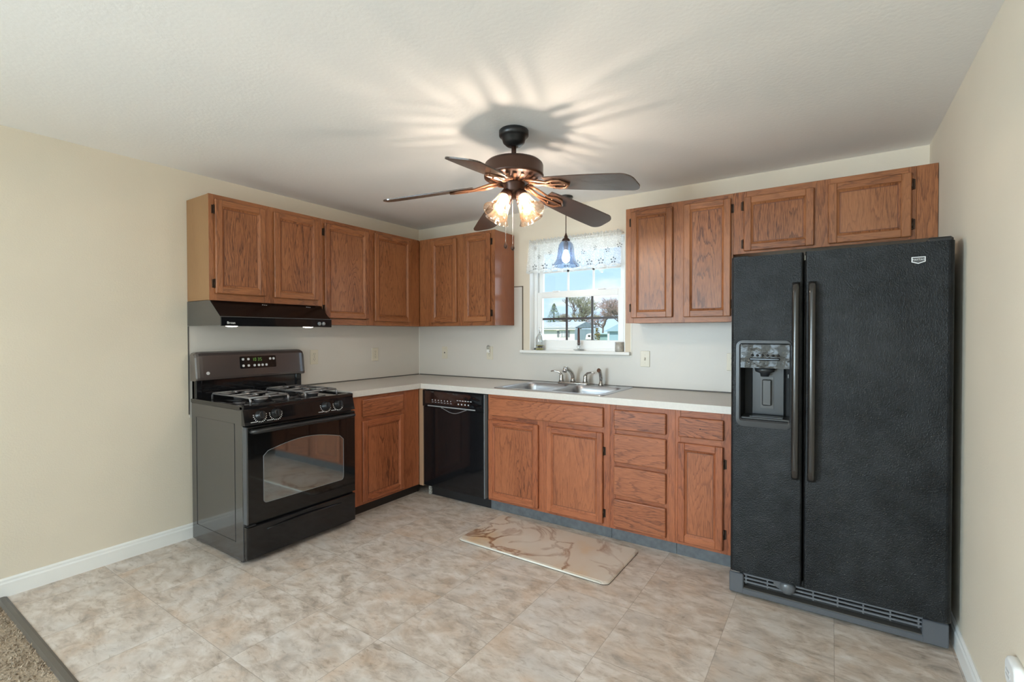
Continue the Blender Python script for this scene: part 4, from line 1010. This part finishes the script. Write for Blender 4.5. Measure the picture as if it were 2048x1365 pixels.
    # light kit
    for k in range(4):
        a = math.radians(32.9+45+90*k); d = Vector((math.cos(a), math.sin(a), 0)); th = math.radians(36)
        ax = (d*math.sin(th) + Vector((0, 0, -math.cos(th)))).normalized()
        x = Vector((-d.y, d.x, 0)); y = ax.cross(x); M = Matrix((x, y, ax)).transposed().to_4x4()
        M.translation = Vector((cx, cy, 2.052)) + d*.034
        b = MB(); b.lathe([(.012, 0), (.018, .008), (.022, .020), (.029, .028), (.031, .052), (.027, .054)], seg=20, M=M); so = b.build('lamp_socket', BRONZE, f)
        b = MB(); prof = [(.0275, .046), (.033, .060), (.036, .085), (.040, .110), (.048, .135), (.060, .153), (.066, .160)]
        b.lathe(prof, seg=32, M=M, cap0=False, cap1=False); b.lathe([(r_-.0025, z_) for r_, z_ in prof], seg=32, M=M, cap0=False, cap1=False)
        rim = [M @ Vector((.065*math.cos(2*PI*i/32), .065*math.sin(2*PI*i/32), .160)) for i in range(33)]
        b.tube(rim, .0022, 6, cap=False)
        b.build('glass_shade', GLASS_AMBER, f, normals=False)
        b = MB(); b.lathe([(.010, .050), (.013, .062), (.020, .080), (.024, .098), (.022, .113), (.014, .124), (.004, .128)], seg=14, M=M); bu = b.build('bulb', BULB, f)
        b = MB(); b.lathe([(.006, .076), (.0078, .09), (.006, .110)], seg=8, M=M); b.build('filament', FILAMENT, bu)
    for (px, py, z0, z1) in ((cx+.004, cy-.018, 2.014, 1.775), (cx-.028, cy-.035, 2.055, 1.785)):
        b = MB(); n = int((z0-z1)/.006)
        b.tube([(px, py, z0), (px, py, z1)], .0012, 6)
        for i in range(n): b.sphere((px, py, z0-i*(z0-z1)/n), .0019, seg=6, rings=4)
        ch = b.build('pull_chain', NICKEL, f)
        b = MB(); b.lathe([(.002, z1+.002), (.005, z1-.003), (.009, z1-.014), (.010, z1-.020), (.006, z1-.028), (.001, z1-.031)], (px, py), 12); b.build('chain_knob', BRONZE, ch)
fan()

# ------------------------------------------------------------------ pendant
def pendant():
    px, py = 1.763, -.225
    p = thing('pendant_lamp', 'small hanging lamp with a pale blue glass bell shade in front of the window', 'pendant lamp', (px, py, H))
    b = MB(); b.lathe([(.052, H), (.054, H-.006), (.050, H-.016), (.035, H-.024), (.010, H-.028)], (px, py), 24); b.build('canopy', CANOPY_BLACK, p)
    b = MB(); b.tube([(px, py, H-.02), (px, py, 2.075)], .0035, 8); b.build('cord', BRONZE, p)
    b = MB(); b.lathe([(.005, 2.085), (.008, 2.072), (.014, 2.058), (.014, 2.048), (.022, 2.044), (.031, 2.032), (.031, 2.026), (.020, 2.024)], (px, py), 20); b.build('cap', BRONZE, p)
    prof = [(.024, 2.026), (.040, 2.018), (.054, 1.998), (.061, 1.965), (.065, 1.925), (.072, 1.890), (.085, 1.862), (.104, 1.842), (.107, 1.836)]
    b = MB(); b.lathe(prof, (px, py), 40, cap0=False, cap1=False); b.lathe([(r_-.003, z_) for r_, z_ in prof], (px, py), 40, cap0=False, cap1=False)
    b.tube([(px+.106*math.cos(2*PI*i/40), py+.106*math.sin(2*PI*i/40), 1.836) for i in range(41)], .0025, 6, cap=False)
    b.build('glass_shade', GLASS_BLUE, p, normals=False)
    b = MB(); b.lathe([(.012, 2.028), (.018, 2.010), (.019, 1.960), (.016, 1.955)], (px, py), 16); b.build('lamp_socket', mat('socket_bronze', (.10, .06, .05), .4, .5), p)
    b = MB(); b.lathe([(.012, 1.956), (.016, 1.945), (.026, 1.920), (.030, 1.898), (.026, 1.875), (.014, 1.862), (.003, 1.858)], (px, py), 16); b.build('bulb', BULBP, p)
pendant()

# ------------------------------------------------------------------ valance
def valance():
    c = thing('window_valance', 'short white lace valance gathered across the top of the window', 'curtain', (1.72, -.03, 2.09))
    x0, x1 = 1.318, 2.128; zt, zb = 2.106, 1.822; nx, nz = 240, 26
    def fold(x, q): return -.032 + (.010*math.sin(x*47+.6) + .005*math.sin(x*113))*(.45+.55*q)
    def foot(x): return zb + .016*abs(math.sin((x-x0)*PI/.1))
    b = MB(); grid = []
    for i in range(nx+1):
        u = i/nx; row = []
        for j in range(nz+1):
            q = j/nz; xx = x0+(x1-x0)*u; xx = xx - (.030*(1-u)**3)*q
            z = zt + (foot(xx)-zt)*q + (.005*math.sin(u*150) if j == 0 else 0)
            y = fold(xx, q) - (.006*math.sin(u*230) if j < 4 else 0)
            row.append(b.bm.verts.new((xx, y, z)))
        grid.append(row)
    for i in range(nx):
        for j in range(nz):
            q = b.bm.faces.new((grid[i][j], grid[i+1][j], grid[i+1][j+1], grid[i][j+1])); q.smooth = True
            q.material_index = 1 if (j < 3 or j >= nz-2) else 0
    def petal(x, z, r, a):
        pts = []
        for k in range(8):
            g = 2*PI*k/8; lx, lz = r*.62*math.cos(g)+r*1.45, r*.50*math.sin(g)
            pts.append((x+lx*math.cos(a)-lz*math.sin(a), z+lx*math.sin(a)+lz*math.cos(a)))
        vs = [b.bm.verts.new((px, fold(px, .7)-.0022, pz)) for px, pz in pts]; b.bm.faces.new(vs).material_index = 2
    rr = random.Random(9)
    for i in range(8):
        xf = x0+.05+i*.1
        for (x, z, s) in ((xf, 1.880, .0125), (xf+.05, 1.962+.025*(i % 2), .0095)):
            for k in range(5): petal(x, z, s, 2*PI*k/5+.3)
            petal(x-s*.75, z, s*.5, 0)
        for k in range(11):                             # scallop cord
            xx = xf-.05+k*.01
            petal(xx, zb+.026+.018*abs(math.sin((xx-x0)*PI/.1)), .0042, 0)
    b.build('lace_panel', [LACE, LACE_DENSE, LACE_PETAL], c, normals=False)
    b = MB(); b.tube([(x0-.004, -.0005, 2.085), (x0-.004, -.030, 2.085), (x1+.006, -.030, 2.085), (x1+.006, -.0005, 2.085)], .005, 8); b.build('curtain_rod', WHITE, c)
valance()

# ------------------------------------------------------------------ sill ornaments
SZ = 1.180
def sill_things():
    x, y = 1.388, .022
    t = thing('glass_bottle', 'clear glass bottle with ring stopper and yellow-green layer at left end of sill', 'bottle', (x, y, SZ))
    b = MB(); b.lathe([(.030, SZ+.0005), (.0355, SZ+.003), (.036, SZ+.09), (.033, SZ+.108), (.020, SZ+.132), (.011, SZ+.142), (.010, SZ+.158), (.012, SZ+.160)], (x, y), 28, cap1=False); b.build('glass_body', CLEAR, t, normals=False)
    b = MB(); b.lathe([(.029, SZ+.002), (.0335, SZ+.004), (.0335, SZ+.018)], (x, y), 24); b.build('oil_layer', mat('olive_oil', (.42, .36, .05), .2), t)
    b = MB(); rr = random.Random(2)
    for i in range(26): a = rr.uniform(0, 6.28); q = rr.uniform(0, .024); b.sphere((x+q*math.cos(a), y+q*math.sin(a), SZ+.024+rr.uniform(0, .014)), .0065, seg=7, rings=5)
    b.build('dark_fill', mat('dark_herbs', (.10, .075, .055), .6, vary=.5, vscale=80), t)
    b = MB(); b.lathe([(.0335, SZ+.037), (.0335, SZ+.043)], (x, y), 24); b.build('upper_layer', mat('pale_oil', (.50, .45, .14), .25), t)
    b = MB(); M = Matrix.Translation((x, y, SZ+.178)) @ Matrix.Rotation(yaw, 4, 'Z') @ Matrix.Rotation(PI/2, 4, 'X')
    b.tube([M @ Vector((.010*math.cos(2*PI*k/18), .012*math.sin(2*PI*k/18), 0)) for k in range(19)], .0028, 7, cap=False)
    b.tube([(x, y, SZ+.150), (x, y, SZ+.167)], .0075, 10); b.build('stopper', CHROME, t)
    # candlestick
    x, y = 1.752, .020
    t = thing('candlestick', 'clear glass candlestick holding a dark brown taper in front of the lower sash', 'candlestick', (x, y, SZ))
    b = MB(); b.lathe([(.028, SZ+.0005), (.040, SZ+.006), (.046, SZ+.012), (.042, SZ+.013), (.015, SZ+.008)], (x, y), 28); b.lathe([(.014, SZ+.008), (.009, SZ+.02), (.016, SZ+.032), (.009, SZ+.042), (.013, SZ+.052), (.017, SZ+.066), (.012, SZ+.067)], (x, y), 20); b.build('holder', CLEAR, t)
    b = MB(); b.lathe([(.0095, SZ+.045), (.0105, SZ+.07), (.0088, SZ+.178), (.003, SZ+.187)], (x, y), 16); cn = b.build('taper_candle', mat('brown_wax', (.075, .030, .022), .45), t)
    b = MB(); b.tube([(x, y, SZ+.185), (x+.001, y, SZ+.196)], .0009, 5); b.build('wick', SLOT, cn)
    x, y = 2.100, .010
    t = thing('candle_jar', 'small frosted grey glass candle jar at the right end of the sill', 'candle jar', (x, y, SZ))
    b = MB(); b.lathe([(.031, SZ+.0005), (.034, SZ+.004), (.0345, SZ+.074), (.0325, SZ+.074), (.032, SZ+.05)], (x, y), 26, cap1=False); b.build('jar', mat('frosted_grey_glass', (.42, .40, .36), .22, spec=.6, vary=.18, vscale=45), t)
    b = MB(); b.lathe([(.0318, SZ+.01), (.0318, SZ+.055)], (x, y), 22); b.build('wax', mat('grey_wax', (.55, .52, .47), .5), t)
sill_things()

# ------------------------------------------------------------------ wall plates
def plate(run, name, u, z, label, cat, kind, group, d=0.0042):
    f = RUN(run); t = thing(name, label, cat, f(u, d, z-.058), group)
    w = .035; h = .0585
    b = MB(); b.box(run, (u-w, u+w), (d, d+.006), (z-h, z+h), bev=.0025, seg=2); b.build('cover_plate', ALMOND, t)
    if kind in ('duplex', 'plugged'):
        for s in (-1, 1):
            zz = z+s*.021
            b = MB(); b.box(run, (u-.015, u+.015), (d+.004, d+.0078), (zz-.0135, zz+.0135), bev=.0015); so = b.build('socket_face', ALMOND, t)
            b = MB()
            for q in (-.006, .006): b.box(run, (u+q-.0011, u+q+.0011), (d+.007, d+.0081), (zz+.0, zz+.008))
            b.box(run, (u-.002, u+.002), (d+.007, d+.0081), (zz-.009, zz-.005)); b.build('slot', SLOT, so)
        b = MB(); b.box(run, (u-.0025, u+.0025), (d+.0055, d+.0066), (z-.0025, z+.0025)); b.build('screw', SLOT, t)
    if kind == 'jack':
        b = MB(); b.box(run, (u-.0055, u+.0055), (d+.0055, d+.0075), (z-.0065, z+.0055)); b.build('jack', SLOT, t)
        b = MB(); b.box(run, (u-.002, u+.002), (d+.0055, d+.0066), (z+.034, z+.038)); b.box(run, (u-.002, u+.002), (d+.0055, d+.0066), (z-.038, z-.034)); b.build('screw', mat('screw_tan', (.45, .40, .31), .4), t)
    if kind == 'switch':
        b = MB(); b.box(run, (u-.005, u+.005), (d+.005, d+.0065), (z-.012, z+.012)); b.build('slot', mat('slot_tan', (.34, .30, .23), .5), t)
        b = MB(); b.box(run, (u-.0038, u+.0038), (d+.004, d+.016), (z-.0, z+.008), bev=.001); b.build('toggle', ALMOND, t)
        b = MB()
        for q in (-.03, .03): b.box(run, (u-.002, u+.002), (d+.0055, d+.0066), (z+q-.002, z+q+.002))
        b.build('screw', MATS.get('screw_tan') or mat('screw_tan', (.45, .40, .31), .4), t)
    return t
G = 'almond wall plates'
plate('L', 'power_outlet', -1.187, 1.136, 'almond duplex outlet on the left wall just right of the range console', 'outlet', 'duplex', G)
plate('L', 'power_outlet', -0.570, 1.136, 'almond duplex outlet on the left wall near the corner', 'outlet', 'duplex', G)
plate('B', 'wall_jack', 0.345, 1.140, 'almond plate with one small dark jack on the back wall near the corner', 'wall jack', 'jack', G)
plate('B', 'power_outlet', 0.882, 1.146, 'almond outlet left of the window holding a small white plug-in', 'outlet', 'plugged', G)
plate('B', 'light_switch', 2.305, 1.131, 'almond toggle switch right of the window', 'light switch', 'switch', G)
plate('B', 'power_outlet', 2.900, 1.125, 'almond outlet half hidden by the left edge of the refrigerator', 'outlet', 'duplex', G)
nl = thing('night_light', 'small white plug-in night light in the outlet left of the window', 'night light', (.876, -.0125, 1.168))
b = MB(); b.box('B', (.862, .892), (.0124, .030), (1.150, 1.180), bev=.004, seg=2); b.build('plug_body', mat('white_plastic', (.78, .78, .75), .35), nl)
b = MB(); b.lathe([(.011, 1.178), (.015, 1.190), (.015, 1.206), (.008, 1.217), (.002, 1.219)], (.876, -.0225), 16); b.build('shade', CLEAR, nl)
b = MB(); b.tube([(.889, -.026, 1.170), (.896, -.028, 1.158), (.894, -.028, 1.143), (.882, -.028, 1.138)], .0022, 6); b.build('wire', CHROME, nl)

# white cover low on the right wall, cut by the frame edge
t = thing('wall_plug_cover', 'rounded white plug-in cover low on the right wall, at the lower right picture edge', 'plug cover', (W, -1.62, .345))
M = Matrix((Vector((0, 1, 0)), Vector((0, 0, 1)), Vector((-1, 0, 0)))).transposed().to_4x4(); M.translation = (W, -1.622, .352)
b = MB(); lp = lambda s: rrect(-.050*s, .050*s, -.042*s, .042*s, .026*s, 5)
b.loft([[M @ Vector((x, y, z)) for x, y in lp(s)] for s, z in ((1, .0002), (1, .012), (.94, .020), (.80, .024))]); b.build('cover', mat('bright_white_plastic', (.86, .87, .87), .3), t)
b = MB()
for q in (-.010, .004): b.loft([[M @ Vector((x+.012, y+q, z)) for x, y in rrect(-.018, .018, -.003, .003, .0025, 3)] for z in (.0235, .0252)], smooth=False)
b.build('vent_slot', mat('pale_grey_slot', (.55, .56, .56), .5), t)

# ------------------------------------------------------------------ floor mat
def floor_mat():
    t = thing('floor_mat', 'marble-print cushioned floor mat lying before the sink cabinet', 'floor mat', (1.98, -.92, 0))
    b = MB(); rot = Matrix.Translation((1.98, -.920, 0)) @ Matrix.Rotation(math.radians(-.6), 4, 'Z')
    def ring(ins, z, r): return [rot @ Vector((x, y, z)) for x, y in rrect(-.510+ins, .510-ins, -.245+ins, .245-ins, r, 6)]
    b.loft([ring(.0, .0005, .035), ring(-.002, .005, .036), ring(.002, .010, .034), ring(.012, .0135, .028)], True, True, smooth=False)
    b.build('cushion', MARBLE, t)
    b = MB(); b.loft([[rot @ Vector((x, y, .0005)) for x, y in rrect(-.512, .512, -.247, .247, .036, 6)], [rot @ Vector((x, y, .0022)) for x, y in rrect(-.512, .512, -.247, .247, .036, 6)]], smooth=False)
    b.build('backing', mat('mat_backing', (.05, .035, .03), .7), t)
    b = MB(); b.tube([rot @ Vector((x, -.2445, .0075)) for x in (-.475, 0, .475)], .0055, 8); b.build('front_edge', mat('mat_edge_cream', (.72, .69, .62), .4), t)
floor_mat()

# ------------------------------------------------------------------ outdoors
def outdoors():
    b = MB(); b.box('W', (-120, 60), (0.5, 160), (-.75, -.45)); struct(b.build('lawn', mat('grass', (.16, .20, .07), .95, spec=.1, vary=.4, vscale=1.5)), 'grass outside the window', 'lawn')
    gz = -.45
    # white house
    h = thing('house', 'white house with grey roof and shuttered window seen through the lower left panes', 'house', (-32.6, 61.5, gz))
    SID = mat('white_siding', (.80, .79, .74), .6)
    b = MB(); b.box('W', (-37, -27.75), (60, 67), (gz, 2.10)); wl = b.build('wall', SID, h)
    b = MB(); b.box('W', (-37.3, -27.5), (59.6, 60.0), (1.98, 2.32)); b.build('fascia', mat('white_fascia', (.9, .9, .88), .5), h)
    b = MB(); b.prism([(59.5, 2.26), (63.5, 3.25), (67.5, 2.26)], 'x', -37.4, -27.5); b.build('roof', mat('grey_shingle', (.40, .43, .42), .9, vary=.15, vscale=2), h)
    SH = mat('shutter_grey', (.22, .24, .25), .6)
    for xx in (-30.45, -28.72): b_ = MB(); b_.box('W', (xx-.16, xx+.16), (59.93, 60.0), (1.08, 2.0) if False else (.95, 1.86)); b_.build('shutter', SH, h)
    b = MB(); b.box('W', (-30.1, -29.05), (59.95, 60.0), (.95, 1.86)); wn = b.build('window', mat('white_sash', (.88, .88, .86), .5), h)
    b = MB()
    for i in range(2):
        for j in range(4): b.box('W', (-29.95+i*.45, -29.63+i*.45), (59.93, 59.951), (1.02+j*.2, 1.16+j*.2))
    b.build('pane', mat('distant_pane', (.50, .52, .54), .2), wn)
    # blue building on the right
    h = thing('house', 'pale blue building at the right edge of the window view', 'house', (-18, 62, gz))
    b = MB(); b.box('W', (-22.4, -14), (59.5, 66), (gz, 1.75)); b.build('wall', mat('blue_siding', (.32, .50, .57), .7), h)
    b = MB(); b.prism([(-22.9, 1.70), (-18.2, 4.0), (-13.5, 1.70)], 'y', 59.2, 66.3); b.build('roof', mat('blue_grey_roof', (.33, .50, .58), .8), h)
    b = MB(); b.box('W', (-22.45, -22.15), (59.4, 59.5), (gz, 1.75)); b.build('corner_board', mat('corner_white', (.7, .78, .8), .6), h)
    # low blue green shed in the middle
    s = thing('garden_shed', 'low blue-green shed beyond the lawn, in the middle of the window view', 'shed', (-27.7, 73, gz))
    b = MB(); b.box('W', (-30.2, -25.2), (71, 75), (gz, 1.30)); b.build('wall', mat('teal_siding', (.27, .43, .42), .8, vary=.15, vscale=.8), s)
    b = MB(); b.prism([(70.7, 1.28), (70.7, 1.42), (75.3, 1.50), (75.3, 1.28)], 'x', -30.4, -25.0); b.build('roof', mat('teal_roof', (.36, .52, .52), .8), s)
    # parked white trailer
    t = thing('camper_trailer', 'tiny white trailer parked below the bare trees', 'trailer', (-24.3, 58, gz))
    b = MB(); b.prism([(-24.9, .55), (-24.75, 1.25), (-24.3, 1.42), (-23.8, 1.30), (-23.7, .55)], 'y', 57.4, 58.6, bev=.08); b.build('shell', mat('trailer_white', (.85, .84, .80), .5), t)
    b = MB(); b.box('W', (-24.45, -24.1), (57.37, 57.42), (.95, 1.2)); b.build('window', SLOT, t)
    for xx in (-24.5, -24.1):
        b = MB(); M = Matrix.Translation((xx, 57.5, -.15)) @ Matrix.Rotation(PI/2, 4, 'X'); b.lathe([(.30, -.08), (.30, .08)], seg=16, M=M); b.build('wheel', SLOT, t)
    b = MB(); b.box('W', (-24.8, -23.8), (57.6, 58.4), (.15, .6)); b.build('chassis', SLOT, t)
    # shrubs
    rr = random.Random(12)
    def leafball(name, label, x, y, r, hgt, col, n=260, cat='shrub'):
        b = MB()
        for i in range(n):
            q = rr.random()**.5; a = rr.uniform(0, 6.28); zz = rr.random(); w = r*(1-zz*.75)*q
            c = Vector((x+w*math.cos(a), y+w*math.sin(a), gz+.1+zz*hgt)); s = r*.16
            d1 = Vector((rr.uniform(-1, 1), rr.uniform(-1, 1), rr.uniform(-1, 1))).normalized(); d2 = d1.cross(Vector((rr.uniform(-1, 1), rr.uniform(-1, 1), rr.uniform(-1, 1)))).normalized()
            b.bm.faces.new([b.bm.verts.new(c+d1*s), b.bm.verts.new(c+d2*s*.6), b.bm.verts.new(c-d1*s), b.bm.verts.new(c-d2*s*.6)])
        b.tube([(x, y, gz), (x, y, gz+.7*hgt)], .06, 6)
        return tag(b.build(name, mat(label[:12]+'_leaf', col, .9, spec=.1, vary=.5, vscale=3), base=(x, y, gz), normals=False), label, cat)
    leafball('shrub', 'olive and rust-coloured pointed shrub beside the blue building', -22.9, 57.0, .75, 2.5, (.22, .18, .06))
    # trees
    def conifer(x, y, hgt, r, label):
        t = thing('evergreen_tree', label, 'tree', (x, y, gz))
        b = MB(); b.tube([(x, y, gz), (x, y, gz+hgt)], [.22, .03], 8); b.build('trunk', mat('bark', (.14, .10, .075), .9), t)
        b = MB()
        for i in range(2600):
            q = rr.random(); zz = .15+.85*q; w = r*(1-q)**.8*rr.random()**.4+.05; a = rr.uniform(0, 6.28)
            c = Vector((x+w*math.cos(a), y+w*math.sin(a), gz+zz*hgt-.12*w)); L_ = .32*(1-.5*q)
            o = Vector((math.cos(a), math.sin(a), -.25+rr.uniform(-.3, .5))).normalized(); sd_ = Vector((-o.y, o.x, rr.uniform(-.4, .4))).normalized()
            b.bm.faces.new([b.bm.verts.new(c+o*L_), b.bm.verts.new(c+sd_*L_*.35), b.bm.verts.new(c-o*L_*.5), b.bm.verts.new(c-sd_*L_*.35)])
        b.build('crown', mat('needles', (.24, .34, .16), .9, spec=.1, vary=.5, vscale=2), t, normals=False)
    conifer(-41.8, 79.5, 7.8, 2.5, 'green conifer rising behind the white house')
    def bare(x, y, hgt, label, col, seed, spread=.5, depth=6, r0=.17):
        rq = random.Random(seed); t = thing('bare_tree', label, 'tree', (x, y, gz)); b = MB(); tw = MB()
        def grow(p, d, L_, r_, k):
            e = p + d*L_; mid = (p+e)/2 + Vector((rq.uniform(-1, 1), rq.uniform(-1, 1), rq.uniform(-1, 1)))*L_*.05
            (b if k > 2 else tw).tube([p, mid, e], [r_, r_*.85, r_*.7], 5 if k > 2 else 3, cap=False)
            if k == 0: return
            for _ in range(3 if k < 5 else 3):
                v = (d + Vector((rq.uniform(-1, 1), rq.uniform(-1, 1), rq.uniform(-.45, .75)))*spread*1.5).normalized()
                grow(e if rq.random() < .6 else p+(e-p)*rq.uniform(.5, .95), v, L_*rq.uniform(.66, .86), r_*.72, k-1)
        grow(Vector((x, y, gz)), Vector((rq.uniform(-.05, .05), rq.uniform(-.05, .05), 1)), hgt*.27, r0, depth)
        b.build('trunk', mat('bare_bark', (.17, .135, .115), .9), t); tw.build('twigs', mat(label[:8]+'_twig', col, .9), t, normals=False)
    bare(-40.3, 88.0, 10.4, 'large bare tree with greenish haze of twigs behind the shed', (.33, .33, .22), 5, .60, 7, .24)
    bare(-40.6, 101.0, 12.6, 'bare reddish-brown tree in the right-hand panes', (.42, .29, .26), 8, .62, 7, .26)
    bare(-54.0, 110.0, 9.5, 'slender bare tree behind the right end of the white house', (.36, .34, .26), 15, .6, 6, .26)
    bare(-32.6, 92.0, 10.8, 'bare tree rising behind the pale blue building', (.40, .30, .26), 21, .62, 7, .24)
outdoors()
